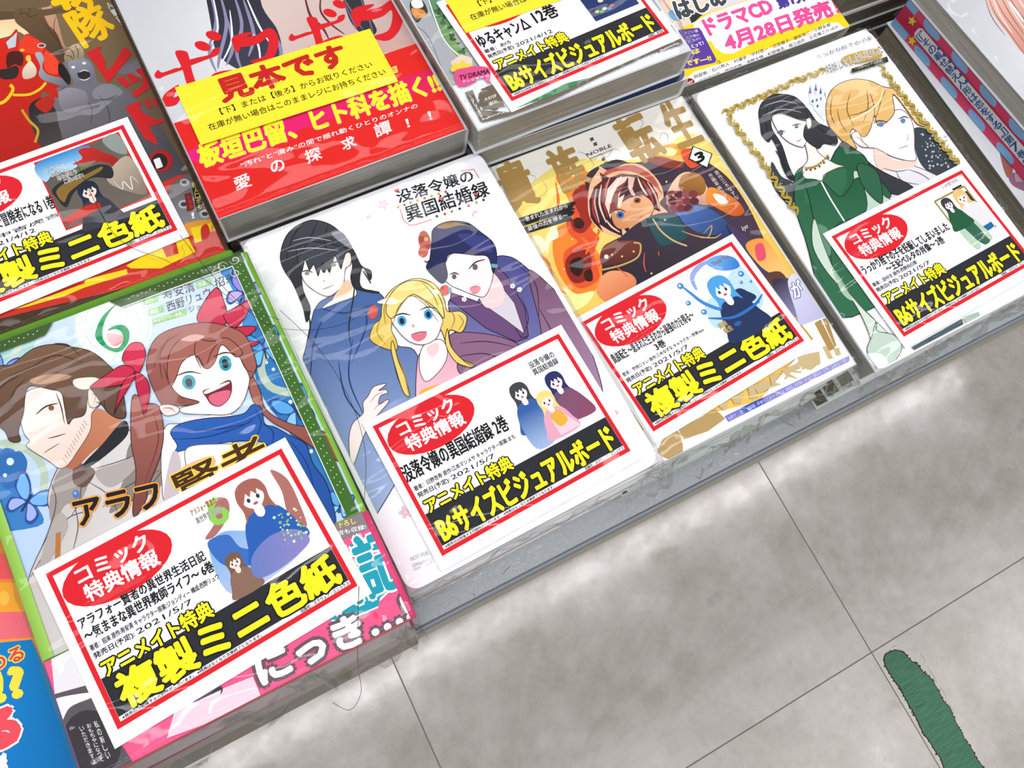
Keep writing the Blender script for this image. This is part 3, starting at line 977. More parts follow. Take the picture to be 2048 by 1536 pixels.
# left figure (blue robe, dark hair)
I.p('#46659f', '430,900 480,850 620,800 780,810 840,900 880,1100 990,1140 1040,1300 1040,1600 700,2200 620,2300 400,1700 350,1300 380,1100 410,960', 1, '#9fb2dc', ((560, 1000), (760, 2000)))
for st in ('640,1080 620,1300 700,1500', '480,940 420,1100 400,1300', '700,900 720,1000 640,1200', '560,1200 600,1400 720,1560', '860,1120 900,1300 960,1400', '450,900 600,930 760,880'):
    I.l('#1e3c74', st, 9)
I.p('#f0ede8', '490,880 560,830 640,780 660,830 560,870 470,905')
I.p('#faf3ee', '330,620 360,560 500,560 620,590 630,650 600,680 590,760 560,800 500,835 420,800 360,740', 1)
I.p('#edc9a4', '560,800 610,740 640,790 580,830 530,850')
I.p('#40434a', '230,620 250,520 300,450 380,408 440,403 520,430 590,490 650,580 690,660 745,690 740,740 700,670 680,740 700,790 790,810 760,815 660,790 630,730 640,650 600,590 520,580 480,700 440,620 400,560 370,600 350,690 360,800 400,900 380,980 360,900 320,800 290,740 260,700', 1, '#2b2d33', ((400, 410), (500, 760)))
I.p('#40434a', '330,640 320,560 400,520 520,540 600,560 625,600 600,590 575,680 540,600 510,700 470,640 445,720 420,650 395,690 370,620 355,690', 0)
for st in ('360,420 300,500 260,640', '440,410 400,500 330,620', '500,430 480,520 500,580', '560,480 600,560 640,640', '640,660 650,800 620,1000 630,1110', '380,900 400,1000 380,1100', '700,690 745,760'):
    I.l('#222429', st, 8)
for st in ('270,580 400,560 560,575', '300,520 400,500 520,520'):
    I.l('#b9bcc4', st, 5)
I.p('#8f939c', '520,480 580,470 640,560 590,540')
I.p('#f5e1d4', '600,600 625,590 630,640 610,665')
I.l('#4a3a34', '345,700 380,688 415,700', 7)
I.l('#4a3a34', '500,662 540,640 575,640', 7)
I.e('#8a8f90', 382, 704, 14, 11)
I.e('#8a8f90', 532, 656, 16, 11)
I.l('#8a5a48', '465,795 500,785 535,768', 5)
I.l('#c99c78', '470,740 480,752 485,740', 4)
# hand of the left figure
I.p('#f8eae8', '620,1660 640,1560 700,1500 700,1440 730,1400 760,1350 830,1330 815,1350 790,1370 830,1365 838,1385 800,1400 790,1450 840,1420 842,1440 800,1490 740,1560 700,1640 640,1800', 1)
I.l('#b5747a', '740,1440 770,1400 820,1375', 4)
I.l('#b5747a', '760,1480 800,1440 838,1425', 4)
# middle figure (blond, pink robe)
I.p('#e8a8bc', '1010,1200 1040,1150 1140,1110 1230,1180 1240,1260 1320,1380 1020,1600 1000,1400', 1, '#f2c4d0', ((1100, 1150), (1100, 1400)))
I.p('#f0bccb', '1020,1340 1240,1290 1260,1340 1030,1390', 0)
I.p('#e9b23c', '1030,1370 1180,1330 1160,1400 1040,1440')
I.l('#b98a2a', '1060,1420 1100,1370 1150,1345', 6)
I.p('#fbeeee', '1040,1120 1140,1080 1180,1150 1150,1240 1060,1320 1020,1240', 1)
I.p('#f5d0d0', '1060,1130 1120,1100 1130,1140 1090,1180')
I.p('#f1dc86', '800,960 810,880 860,800 950,745 1030,735 1110,770 1160,850 1180,920 1250,920 1290,960 1260,1040 1190,1030 1220,1160 1320,1220 1330,1235 1240,1200 1190,1150 1150,1040 1120,1000 1000,840 900,920 860,1010 890,1090 890,1140 820,1130 740,1080 760,1000', 1, '#e3c052', ((960, 740), (900, 1120)))
I.p('#fdf5f3', '860,950 920,860 1000,835 1090,900 1150,960 1140,1020 1110,1080 1040,1110 960,1090 890,1020', 1)
I.p('#f1dc86', '830,920 860,820 950,750 1060,760 1140,850 1160,960 1110,900 1040,850 980,825 920,880 870,960')
I.p('#fff9dc', '780,870 860,840 900,870 860,880')
I.p('#fff9dc', '1060,800 1130,800 1110,830')
I.p('#ecd070', '870,1090 900,1200 940,1300 965,1400 930,1380 890,1260 860,1140')
I.p('#ecd070', '1180,1020 1200,1120 1270,1200 1330,1240 1230,1210 1170,1110')
for st in ('960,830 900,900 870,1000', '800,960 780,1040 830,1110', '980,830 1050,880 1130,980', '1180,880 1220,960 1200,1020', '1240,940 1270,980 1240,1030', '900,1180 940,1300 960,1400', '860,820 820,900 830,1000', '1040,760 1100,830 1130,900'):
    I.l('#a8842c', st, 6)
I.e('#d0584e', 757, 925, 26, 42, 12)
I.e('#d0584e', 1165, 800, 28, 30)
I.p('#5fa9b0', '1185,790 1200,785 1205,815 1190,810')
face(I, ((921, 975, 32, 33, '#4aa3d9'), (1071, 938, 32, 33, '#4aa3d9')), None)
I.p('#e3788a', '975,1055 1020,1045 1062,1040 1050,1075 1015,1092 985,1080')
I.l('#7a4040', '972,1054 1018,1040 1064,1036', 6)
I.e('#e3a090', 985, 1003, 7, 9)
# lower part
FB2 = (640, 640, 2.694)
I.fr = FB2
for x, y, r_ in ((460, 1035, 34), (1580, 490, 30)):
    for k in range(5):
        if r_ == 30 and k > 1:
            continue
        a = k * 1.257 + .5
        I.e('#e9bcd0', x + r_ * .6 * math.cos(a), y + r_ * .6 * math.sin(a), r_ * .42, r_ * .26, math.degrees(a))
I.p('#f4f5fa', '120,900 260,1180 560,1160 700,1350 460,1480 100,900', 1) if 0 else None
I.t('NOT FOR SALE', (492, 1300), (640, 1245), (485, 1278), '#a9adb2', 0.0)
I.t('©Mashimesa Emoto', (500, 1335), (690, 1262), (495, 1315), '#a9adb2', 0.0)
I.t('©Anjue Hino/SQ', (508, 1358), (690, 1285), (503, 1338), '#b3b7bc', 0.0)
I.build()
I = Ink(B, 0.0151, (0.0025, 0.125, 0.0015, 0.1795), FB2)

# ---------------------------------------------------------------- front row, third: fire cover with gold title
Cb = book(0.1413, 0.0251, -0.368, math.radians(0.2), 'white comic numbered 3 with a gold title and a dark-coated figure among flames', T=0.016, W=0.128, H=0.1795, col='#f4f4f6')
lower(1, 0.1405, 0.0262, -0.3842, 0.0, 0.0145, 'worn white comic directly below the gold-titled one numbered 3', None, '#ecebe6', pages=M_PAGES_D)
lower(2, 0.1415, 0.0240, -0.3990, 0.004, 0.0145, 'wrapped comic at the bottom of the third front stack, under the gold-titled one', 'bottom comics of the third front stack', '#dbe4dd', pages=M_PAGES_D, seed=12)
FC = (980, 200, 3.658)
I = Ink(Cb, 0.016, (0.001, 0.1257, 0.0005, 0.179), FC)
I.p('#f6f3ea', '-300,-400 2300,-400 2300,3000 -300,3000', 0)
# fire ground
I.p('#f7e27c', '-200,1010 120,800 200,700 480,480 700,430 900,440 1140,420 1300,330 1500,250 1900,560 2400,1300 2400,2200 600,2500 300,1900', 1, '#f3c65a', ((500, 500), (1000, 1600)))
I.p('#f2862e', '480,560 620,480 740,560 700,700 780,900 720,1000 820,1180 780,1380 640,1430 520,1300 460,1120 480,950 600,860 560,700')
I.p('#e2542a', '560,880 640,700 700,640 760,760 740,930 800,1010 760,1130 800,1300 660,1380 560,1280 540,1120 640,1040 580,980')
I.p('#9c2a1c', '600,700 700,620 780,800 700,960 620,960 590,880 660,860')
I.p('#8a2418', '560,1160 660,1090 740,1140 720,1300 620,1340 560,1260')
for st, c in (('610,880 650,860 690,900 670,940 620,930', '#3a1410'), ('590,1180 660,1150 690,1210 650,1290 590,1250', '#2c0f0c'), ('690,1260 740,1240 750,1320 700,1320', '#3a1410')):
    I.p(c, st)
for st in ('470,900 500,1000 440,1040 420,1130 400,1040 430,960', '300,1010 380,1000 400,1110 340,1100', '540,520 600,470 680,500 620,560'):
    I.p('#fdf6c8', st)
I.p('#f9f0a0', '540,1380 640,1420 760,1400 700,1500 540,1560 440,1460')
for st in ('360,1130 430,1200 470,1350 560,1420', '480,600 500,760 470,900', '770,820 800,940 760,1050', '660,1000 720,1060 700,1130'):
    I.l('#e8702c', st, 22)
# dark smoke to the right
I.p('#3b2c38', '700,560 900,440 1040,460 1200,440 1500,430 1660,500 1800,640 1950,900 2100,1300 1900,1300 1700,1100 1300,1100 1000,1060 900,960 760,800', 1, '#4a3648', ((1000, 450), (1900, 1200)))
I.p('#8c3a2c', '1150,430 1300,400 1420,480 1330,500 1200,470')
I.p('#f6a63a', '1190,400 1280,330 1400,330 1480,420 1400,450 1280,420')
I.p('#fdeea0', '1230,390 1300,350 1370,370 1330,410')
I.p('#e2542a', '1400,370 1500,360 1560,440 1480,500 1420,450')
I.p('#4d6fb4', '1350,760 1560,780 1700,860 1800,1000 1720,1060 1500,960 1380,860', 1, '#20305e', ((1400, 780), (1750, 1050)))
I.p('#f4c9a4', '1290,700 1370,560 1470,530 1580,620 1600,760 1480,760 1320,800', 1, '#b07078', ((1400, 600), (1400, 800)))
I.p('#b07a3a', '1380,640 1400,560 1480,530 1550,560 1580,640 1540,700 1440,680', 1, '#8a5424', ((1450, 540), (1450, 690)))
for k in range(11):
    I.e(['#7a3a3e', '#5a2a34', '#95505a'][k % 3], 1330 + (k % 4) * 52 + (k // 4) * 8, 690 + (k // 4) * 52, 34, 28)
I.p('#f0953a', '1590,650 1660,650 1800,730 1860,820 1780,850 1640,780 1580,740', 1, '#c85a20', ((1600, 660), (1800, 840)))
I.p('#fff1e4', '1630,690 1700,700 1740,750 1680,760')
# central figure, plain hair with light and dark strands
I.p('#f3b890', '730,620 760,560 800,500 790,480 880,520 980,470 1110,480 1230,590 1270,700 1240,760 1300,830 1210,880 1000,1010 900,990 800,950 730,860 715,740', 1)
I.p('#b85a4a', '820,570 850,520 940,490 1060,480 1190,560 1260,690 1230,660 1120,560 1000,520 900,530')
I.p('#5a2c2c', '735,860 725,740 760,640 820,590 800,530 870,570 960,540 1080,550 1180,610 1225,690 1245,820 1200,800 1180,860 1120,780 1060,720 1010,980 960,920 970,1000 880,960 800,910 830,970 760,900', 0, '#2c1824', ((980, 560), (900, 960)))
I.p('#efb384', '890,830 930,780 1000,730 1060,705 1120,700 1180,745 1195,800 1165,850 1090,900 1010,935 950,945 905,905', 1, '#d08a58', ((1120, 720), (950, 930)))
0 and I.p('#3a2026', '990,700 1030,600 1110,580 1180,630 1222,740 1180,690 1150,712 1120,660 1080,690 1060,665', 0)
I.p('#f0d6c6', '880,870 840,760 860,650 930,570 1010,560 960,650 940,720 985,690 950,790 920,770 930,840 895,800', 0)
I.p('#8a4a42', '870,840 880,740 930,640 1000,590 940,690 930,800', 0)
I.p('#e6bcae', '1010,560 1060,570 1040,650 1075,720 1030,690 1010,640', 0)
for st, c in (('780,650 765,760 800,900', '#d8a894'), ('815,620 800,760 850,900', '#f0cfc0'), ('845,600 825,720 860,860', '#a8343a'), ('1110,590 1160,660 1200,760', '#c04a44'), ('1150,600 1210,700 1235,800', '#e0b0a4'), ('750,700 755,820 800,910', '#a8343a'), ('960,560 900,660 880,760', '#fff0e4'), ('1080,570 1110,640 1150,700', '#f4dccf'), ('880,560 850,640 840,720', '#d08a80'), ('850,880 890,930 950,970', '#e8c2b4')):
    I.l(c, st, 14)
I.e('#3f6fb0', 952, 842, 28, 26)
I.e('#16233f', 952, 842, 13, 13)
I.e('#8c4638', 1076, 735, 26, 22)
I.e('#2f1310', 1076, 735, 12, 11)
I.l('#2f1712', '905,815 950,800 990,822', 8)
I.l('#2f1712', '1035,715 1075,700 1115,712', 8)
I.l('#a04a38', '1070,882 1100,862 1125,845', 7)
I.p('#3f3440', '960,1000 1040,930 1120,880 1200,840 1300,825 1380,850 1440,940 1560,980 1700,1000 1760,1060 1500,1200 1200,1400 1080,1420 850,1380 820,1180 830,1080 900,1030', 1, '#28222e', ((1200, 840), (1000, 1350)))
I.p('#2f5a64', '1150,870 1250,850 1360,850 1410,920 1440,1010 1300,1060 1240,1060 1180,960', 1, '#244a52', ((1250, 850), (1350, 1050)))
I.p('#7a3a2c', '810,1110 860,1050 960,1030 1090,1040 1100,1100 1000,1180 860,1210 810,1200', 1, '#5a2a24', ((900, 1050), (950, 1200)))
I.l('#c9a060', '815,1245 960,1210 1080,1150 1100,1060 1050,1045', 13, 0)
I.e('#fbe9d4', 850, 1148, 16)
for x, y in ((892, 1133), (965, 1146), (1050, 1110), (1180, 1270), (1290, 600), (1280, 880), (600, 1020), (540, 1240), (1340, 700)):
    I.e('#ffd08a', x, y, 7)
I.l('#d8b070', '1190,870 1250,960 1340,1030 1440,1070', 12, 0)
I.l('#d8b070', '1400,960 1520,1000 1640,1010 1690,980', 8)
I.l('#d8b070', '1560,980 1620,920 1600,1000 1540,1010', 7)
I.p('#f0a070', '820,1290 900,1250 1020,1270 1070,1340 1000,1460 860,1480 780,1400', 1, '#d8764a', ((850, 1260), (1000, 1450)))
for st in ('1130,1120 1125,1200 1140,1260', '910,1210 980,1270 1010,1300', '740,1190 800,1170 790,1230 750,1230', '1230,1110 1235,1140'):
    I.l('#ee5a34', st, 8)
# gold title, subtitle, number
for st in ('20,560 60,470 120,480 160,520 330,560 300,620', '760,450 800,400 860,420 900,360 960,380', '380,590 420,660 340,720 330,660', '1240,300 1260,240 1300,260 1290,320 1250,310', '640,380 700,400 760,480 700,520', '1050,130 1120,160 1100,220 1160,240'):
    I.l('#b8b4ac', st, 4)
G = '#b08d50'
I.t('貴', (150, 830), (370, 740), (15, 505), G, 0.03)
I.t('族', (545, 685), (740, 600), (390, 395), G, 0.03)
I.t('転', (1085, 475), (1290, 385), (880, 160), G, 0.03)
I.t('生', (1395, 355), (1560, 290), (1215, 50), G, 0.03)
I.t('NOBLE', (712, 418), (892, 345), (702, 395), '#2a2320', 0.0)
I.t('REINCARNATION', (735, 435), (895, 372), (730, 425), '#4a4340', 0.0)
for x, y in ((745, 290), (770, 325), (830, 435), (850, 465)):
    for k in range(4):
        I.e('#2a2320', x + 9 * math.cos(k * 1.57 + .4), y + 9 * math.sin(k * 1.57 + .4), 6)
I.p('#1c1a1c', '205,870 600,745 630,752 600,790 625,800 240,925', 0)
I.p('#1c1a1c', '240,940 590,810 620,820 590,860 600,880 265,980', 0)
I.t('〜恵まれた生まれから', (225, 905), (570, 790), (215, 872), '#ffffff', 0.0)
I.t('最強の力を得る〜', (280, 965), (570, 860), (270, 930), '#ffffff', 0.0)
I.p('#222', '1480,338 1625,395 1590,503 1450,435', 0)
I.p('#ffffff', '1487,347 1616,398 1585,494 1460,432', 0)
I.t('3', (1515, 468), (1572, 440), (1492, 402), '#111', 0.05)
I.vt('原作三木なずな', (1635, 530), (1800, 740), (26, -12), '#e9dcd4', 0.0)
I.vt('作画草嶋ひすい', (1590, 550), (1740, 760), (26, -12), '#e9dcd4', 0.0)
I.t('kyo', (1850, 975), (1890, 950), (1835, 930), '#f2ece8', 0.0)
# lower right of the cover and the white band
FC2 = (1140, 460, 3.2)
I.fr = FC2
I.p('#4a3a5c', '1000,-30 1120,40 1260,200 1330,280 1420,330 1420,560 1300,420 1150,200', 1)
I.p('#f0983a', '1120,100 1240,60 1330,180 1400,300 1330,300 1220,240', 1, '#f7c878', ((1150, 80), (1350, 300)))
I.p('#e2506a', '1180,110 1230,90 1250,180 1200,200')
I.p('#5a3c34', '1250,290 1340,270 1390,340 1330,400 1270,370')
I.p('#3a3048', '1290,330 1400,330 1460,420 1440,560 1380,500', 1, '#8a86b0', ((1300, 350), (1460, 560)))
I.p('#dcdcf0', '1390,330 1460,290 1560,470 1640,560 1480,615 1440,520', 1, '#bdbce0', ((1400, 300), (1600, 600)))
I.vt('が', (1400, 345), (1440, 460), (60, -25), '#ffffff', 0.02, '#8a86b0')
I.p('#f5f5f9', '1480,612 1645,553 1900,850 1860,880 1000,1400 480,1500 400,1300 1200,1100 1550,700', 0)
G2 = '#b99a63'
I.p(G2, '690,1290 720,1400 690,1480 560,1430 610,1320', 1)
I.p(G2, '690,1275 930,1150 990,1210 880,1290 720,1345', 0)
for st in ('965,1100 1010,1085 990,1165 950,1130', '1030,1080 1110,1035 1090,1110 1050,1115', '1130,985 1160,970 1200,1070 1150,1085', '1170,1000 1260,960 1290,1010 1200,1050', '1275,940 1340,915 1310,980 1350,990 1290,1010', '1350,900 1460,850 1470,890 1400,920 1460,960 1380,940',
           '1450,820 1500,800 1590,780 1600,850 1540,900 1470,880', '1610,750 1640,745 1680,825 1650,830', '1680,765 1715,755 1730,800 1700,810'):
    I.p('#cdb687', st, 0)
I.p(G, '1560,600 1600,575 1690,760 1655,780', 0)
I.p(G, '1610,572 1640,565 1700,740 1690,755', 0)
I.t('大戦', (1370, 960), (1600, 860), (1330, 900), '#cdb687', 0.03)
I.p('#7a78c4', '985,1195 1780,808 1790,840 1010,1232', 0, '#a09cd4', ((1000, 1200), (1750, 820)))
I.p('#3556b4', '1090,1140 1230,1075 1245,1110 1110,1180', 0)
I.t('史上最年少の皇族が動き出す', (1010, 1225), (1780, 838), (998, 1202), '#c9c7ea', 0.0)
I.build()

# ---------------------------------------------------------------- front row, fourth: gold frame, dark-haired woman and blond man
D = book(0.2713, 0.0172, -0.363, math.radians(0.6), 'white comic with a gold ornamental frame around a woman in green and a blond man', T=0.0165, W=0.1295, H=0.1833, col='#f3f4f7')
sheet(D, 0.0166, 0.1285, 0.1825, 0.006, M_BOARD)
lower(1, 0.2716, 0.0180, -0.3797, 0.01, 0.016, 'comic with grey page edges directly below the gold-framed one', None, '#f0f0f0', pages=M_PAGES)
lower(2, 0.2716, 0.0178, -0.3961, 0.01, 0.0158, 'wrapped comic at the bottom of the fourth front stack, under the gold-framed one', 'bottom comics of the fourth front stack', '#e3e9e3', pages=M_PAGES_D, seed=21)
FD = (1380, 50, 3.066)
I = Ink(D, 0.0171, (0.0008, 0.1272, 0.0010, 0.1815), FD)
GD = '#b49a3c'
def vine(p0, p1, n, wd, seed):
    random.seed(seed)
    dx, dy = (p1[0] - p0[0]) / n, (p1[1] - p0[1]) / n
    q = math.hypot(dx, dy)
    nx, ny = -dy / q, dx / q
    for i in range(n):
        x, y = p0[0] + dx * (i + .5), p0[1] + dy * (i + .5)
        s = 1 if i % 2 else -1
        I.l(GD, ' '.join('%f,%f' % (x + dx * (t - 1.5) * .55 + nx * wd * s * math.sin(t * 1.25) * .75, y + dy * (t - 1.5) * .55 + ny * wd * s * math.sin(t * 1.25) * .75) for t in range(4)), wd * .8)
        I.e('#8f7724', x + nx * wd * .4 * s, y + ny * wd * .4 * s, wd * .42, wd * .25, random.uniform(0, 180))
        I.e(GD, x - nx * wd * .6 * s, y - ny * wd * .6 * s, wd * .5, wd * .24, math.degrees(math.atan2(dy, dx)) + 40 * s)
# woman and man
I.p('#39414a', '1370,640 1450,640 1540,740 1640,860 1600,900 1500,920 1420,860 1380,760', 1)
for k in range(70):
    random.seed(900 + k)
    a, b = random.random(), random.random()
    x, y = 1390 + 170 * a + 80 * b, 660 + 220 * b
    I.e('#b9bec6', x, y, random.uniform(2, 7))
I.p('#3a3f48', '500,840 560,930 640,980 630,1120 540,1040 500,960', 1)
for k in range(20):
    random.seed(300 + k)
    I.e('#c5cad0', 520 + random.random() * 100, 880 + random.random() * 180, random.uniform(2, 5))
# distant spires (plain generic towers)
for x, y, h_ in ((735, 390, 70), (770, 375, 90), (800, 400, 70), (825, 430, 50)):
    I.p('#5a6c8c', '%f,%f %f,%f %f,%f' % (x, y - 20, x + 9, y + 30, x - 9, y + 32), 0)
    I.p('#d8dfea', '%f,%f %f,%f %f,%f %f,%f' % (x - 7, y + 30, x + 7, y + 30, x + 12, y + 30 + h_, x - 3, y + 32 + h_), 0)
I.p('#e3e8f0', '730,440 820,420 860,560 820,590 760,520', 0)
for x, y in ((750, 470), (775, 462), (800, 455), (780, 500)):
    I.e('#53617c', x, y, 6, 10)
I.p('#46506a', '520,770 560,790 600,870 560,840', 0)
# man
I.p('#e8e6ea', '1180,880 1290,860 1380,870 1520,930 1800,1080 1700,1400 1300,1300 1180,1050', 1, '#cfccd4', ((1300, 870), (1400, 1200)))
I.p('#f2d3c4', '1130,740 1250,830 1380,830 1370,870 1250,890 1150,880')
I.p('#fbf4f3', '1000,600 1080,560 1150,600 1200,560 1280,520 1340,560 1370,640 1375,760 1385,825 1340,835 1240,810 1140,760 1060,740', 1)
I.p('#ebc27c', '850,620 830,520 850,430 900,370 1000,335 1100,345 1180,380 1260,400 1330,470 1380,560 1440,620 1390,610 1330,530 1260,440 1240,440 1250,540 1200,600 1150,620 1130,560 1100,650 1060,690 1000,640 980,680 1020,760 960,740 900,680', 1, '#dca95c', ((1050, 340), (950, 720)))
I.p('#f4dcab', '1220,400 1320,470 1390,580 1330,520 1260,430')
for st in ('900,520 920,600 960,660', '980,420 960,520 1000,620', '1080,400 1090,500 1060,600', '1180,400 1160,500 1130,590', '1200,400 1150,480 1050,540 960,560', '870,440 860,540 890,620', '1100,420 1130,520 1110,620'):
    I.l('#8a6230', st, 7)
I.l('#f6e3bd', '1180,390 1160,470 1080,540 980,590', 13)
I.p('#f6e0da', '990,670 1030,660 1060,720 1090,750 1050,750 1000,710')
I.l('#a07a68', '1010,690 1040,700 1060,735', 5)
I.l('#3a2a26', '1120,605 1160,590 1210,600', 7)
I.l('#3a2a26', '1275,580 1310,565 1340,575', 7)
I.e('#5b86bd', 1168, 613, 17, 15)
I.e('#5b86bd', 1303, 590, 15, 16)
I.l('#b58a80', '1275,762 1310,750 1335,742', 5)
I.l('#b58a80', '1330,670 1335,700 1322,708', 4)
for st in ('1180,880 1260,900 1340,890', '1260,900 1300,960 1400,980', '1340,890 1420,920 1500,980'):
    I.l('#77747c', st, 6)
# woman
I.p('#34363c', '930,720 1000,760 1140,880 1340,980 1350,1010 1240,1040 1050,900 900,820', 1)
I.p('#1f5b3c', '690,870 760,860 840,860 900,760 960,750 1060,800 1130,920 1230,1040 1200,1130 1400,1500 900,1800 700,1300 640,1100 640,930', 1, '#2f6b4a', ((800, 800), (900, 1400)))
I.p('#bcd4bf', '1000,900 1100,960 1200,1060 1300,1100 1100,1180 1040,1100', 1)
I.p('#fbeee8', '700,700 760,690 780,780 880,850 940,870 900,880 820,920 800,960 700,940 690,880 720,820', 1)
I.p('#2f6b4a', '690,950 800,965 860,900 950,880 960,960 900,1100 700,1100', 0)
I.p('#fbf2ee', '500,570 560,550 680,590 720,580 740,640 700,740 670,750 600,720 540,660', 1)
I.p('#3a3a40', '420,540 440,480 500,435 570,428 650,450 720,520 780,600 860,640 900,700 890,740 820,730 780,760 700,700 700,630 720,600 690,590 560,540 500,570 500,640 560,740 600,860 640,950 600,940 560,860 540,780 500,700 480,720 440,680 430,620', 1, '#2a2b30', ((560, 430), (600, 900)))
I.p('#fbeae2', '710,585 735,575 742,620 720,640')
for st in ('480,480 460,580 480,680', '540,450 500,520 490,640', '620,450 700,520 720,580', '740,600 820,660 880,720', '560,780 580,880 620,940', '700,900 640,1000 640,1130'):
    I.l('#1d1e22', st, 6)
I.l('#c9c9cf', '440,560 560,520 680,540', 4)
I.l('#c9c9cf', '450,500 560,470 660,490', 4)
I.l('#3a2a26', '530,668 555,652 580,660', 7)
I.l('#3a2a26', '620,625 650,612 680,615', 7)
I.e('#6d6a74', 557, 668, 12, 12)
I.e('#6d6a74', 650, 626, 12, 12)
I.l('#c87870', '650,718 665,714 680,705', 6)
for k in range(11):
    a = k / 10
    I.e('#a58638', 705 + 135 * a, 880 - 8 * a - 95 * a * a + 30 * a, 8)
    if k % 2 == 0:
        I.e('#6b5426', 710 + 135 * a, 892 - 8 * a - 95 * a * a + 30 * a, 7)
I.l('#f2f2f2', '795,960 840,1040 900,1134', 9, 0)
# lower dress
I.fr = (1600, 340, 3.656)
I.p('#1f5b3c', '30,80 160,90 300,200 420,60 480,300 250,420 220,640 250,760 200,720 160,560 110,420 60,200', 1, '#3a7455', ((100, 100), (200, 700)))
I.p('#2c6346', '420,-40 560,20 600,240 520,200 440,90', 1)
I.p('#5f8d72', '100,400 200,440 220,620 180,600 120,480', 1)
I.p('#c9dccb', '100,360 170,560 260,760 420,980 550,1110 640,1200 720,1300 640,1420 560,1460 500,1200 380,960 200,760 90,560', 1, '#d9e6da', ((150, 500), (600, 1400)))
I.p('#a9c4b0', '220,700 330,860 380,960 300,900', 1)
I.p('#c2d6c6', '550,1110 560,1180 680,1210 740,1310 640,1430 490,1340 520,1220', 1)
I.p('#f5f6f8', '480,1350 590,1350 640,1420 590,1470 520,1400', 1)
I.l('#3f5a4a', '170,560 280,800 420,980 550,1110 560,1180 680,1205', 4)
I.l('#ffffff', '150,90 220,220 320,380', 10, 0)
I.l('#3f5a4a', '60,600 140,780 180,840', 4)
I.p('#46565c', '810,1300 950,1220 1180,1090 1190,1150 1000,1250 860,1340', 0)
I.p('#a8bfae', '1190,1080 1300,1040 1320,1090 1210,1150', 0)
I.fr = FD
# frame
vine((205, 545), (640, 352), 13, 21, 1)
vine((640, 352), (825, 282), 5, 21, 2)
vine((1165, 262), (1300, 440), 6, 19, 3)
vine((1300, 440), (1640, 860), 15, 20, 4)
vine((225, 560), (420, 820), 9, 21, 5)
vine((420, 820), (650, 1160), 11, 21, 6)
# title
I.t('うっかり陛下の子を', (775, 220), (1115, 98), (765, 195), '#3b3b40', -0.008)
I.p('#c2a04c', '940,200 1120,155 1170,190 1140,215 950,250')
I.t('妊娠してしまいました', (835, 312), (1180, 180), (820, 258), '#3b3b40', 0.0, '#f6f6f6', 0.05)
I.p('#2e2f28', '983,278 1200,203 1210,235 985,303', 0)
I.t('〜王妃ベルタの肖像〜', (1003, 290), (1190, 226), (1000, 272), '#d8c88a', 0.0)
I.build()

# ---------------------------------------------------------------- back row
Y = book(-0.1236, 0.2040, -0.358, math.radians(0.3), 'brown and red comic with yellow lettering, a red armoured shape and a grey giant', T=0.0145, col='#5a4634')
lower(3, -0.1238, 0.2042, -0.3729, 0.0, 0.0180, 'comic under the brown and red one in the back left stack', 'lower comics of the back left stack', '#4a3a30', seed=31)
FY = (0, 0, 6.827)
I = Ink(Y, 0.0145, (0.0004, 0.1258, 0.0003, 0.1818), FY)
I.p('#8a7352', '-900,-900 3200,-900 3200,4000 -900,4000', 0, '#4c3a2c', ((200, 0), (1500, 2500)))
I.p('#f3c89a', '-300,250 200,230 340,340 400,420 380,500 240,430 100,500 -300,560', 1, '#f9e2b4', ((200, 250), (200, 500)))
I.p('#c99a7c', '560,40 640,0 760,200 860,560 900,660 760,560 660,330 600,200', 1, '#b08266', ((600, 100), (850, 640)))
I.p('#6e5a40', '-300,-100 700,-200 700,60 500,110 300,110 -300,220', 1)
I.p('#5b4630', '-200,180 600,130 1000,60 1100,120 600,220 200,260 -200,280', 1, '#6b5238', ((0, 200), (1000, 100)))
I.p('#6a5238', '200,130 330,110 520,120 600,230 650,330 770,450 850,640 890,780 850,860 760,840 640,700 560,600 420,520 380,440 240,330 200,260', 1, '#4f3b28', ((250, 150), (800, 800)))
for st in ('240,200 350,180 420,230 520,190', '270,130 300,190', '400,110 410,180', '620,330 700,450 780,560', '760,230 740,420 860,700'):
    I.l('#2e2118', st, 9)
# grey giant as plain shaded masses
I.p('#75727a', '880,860 960,800 1160,780 1280,900 1330,1100 1500,1180 1700,1200 2000,1500 2300,1900 2600,2600 2000,2900 1500,2300 1200,2300 780,1700 760,1240 900,1200 1000,1140 940,980', 1, '#4c4a50', ((1000, 900), (1900, 2200)))
I.p('#8e8b93', '790,1250 960,1200 1150,1240 1200,1340 1180,1480 1000,1560 850,1500', 1, '#6a676f', ((900, 1220), (1100, 1540)))
I.p('#7f8088', '1270,1240 1400,1150 1560,1160 1680,1260 1600,1320 1380,1380 1280,1330', 1)
I.p('#6a696f', '1600,1000 1750,860 1900,800 2100,900 2200,1150 1900,1050', 1, '#85848b', ((1700, 900), (2100, 1000)))
I.p('#8b8d9c', '930,860 1000,800 1130,800 1230,860 1280,1000 1240,1120 1160,1150 1060,1130 980,1040', 1, '#666876', ((1000, 820), (1180, 1140)))
I.p('#b8a184', '880,760 960,640 1060,600 1140,680 1130,800 1000,820 900,840', 1, '#8d7a62', ((1000, 620), (1000, 820)))
I.p('#26262c', '1060,1000 1160,960 1220,990 1230,1050 1150,1090 1090,1070')
for st in ('1080,990 1150,960 1210,980', '1090,1080 1160,1095 1230,1060'):
    I.l('#d8cdbb', st, 16)
I.e('#efe9dd', 1000, 920, 26, 18)
I.e('#efe9dd', 1150, 865, 26, 18)
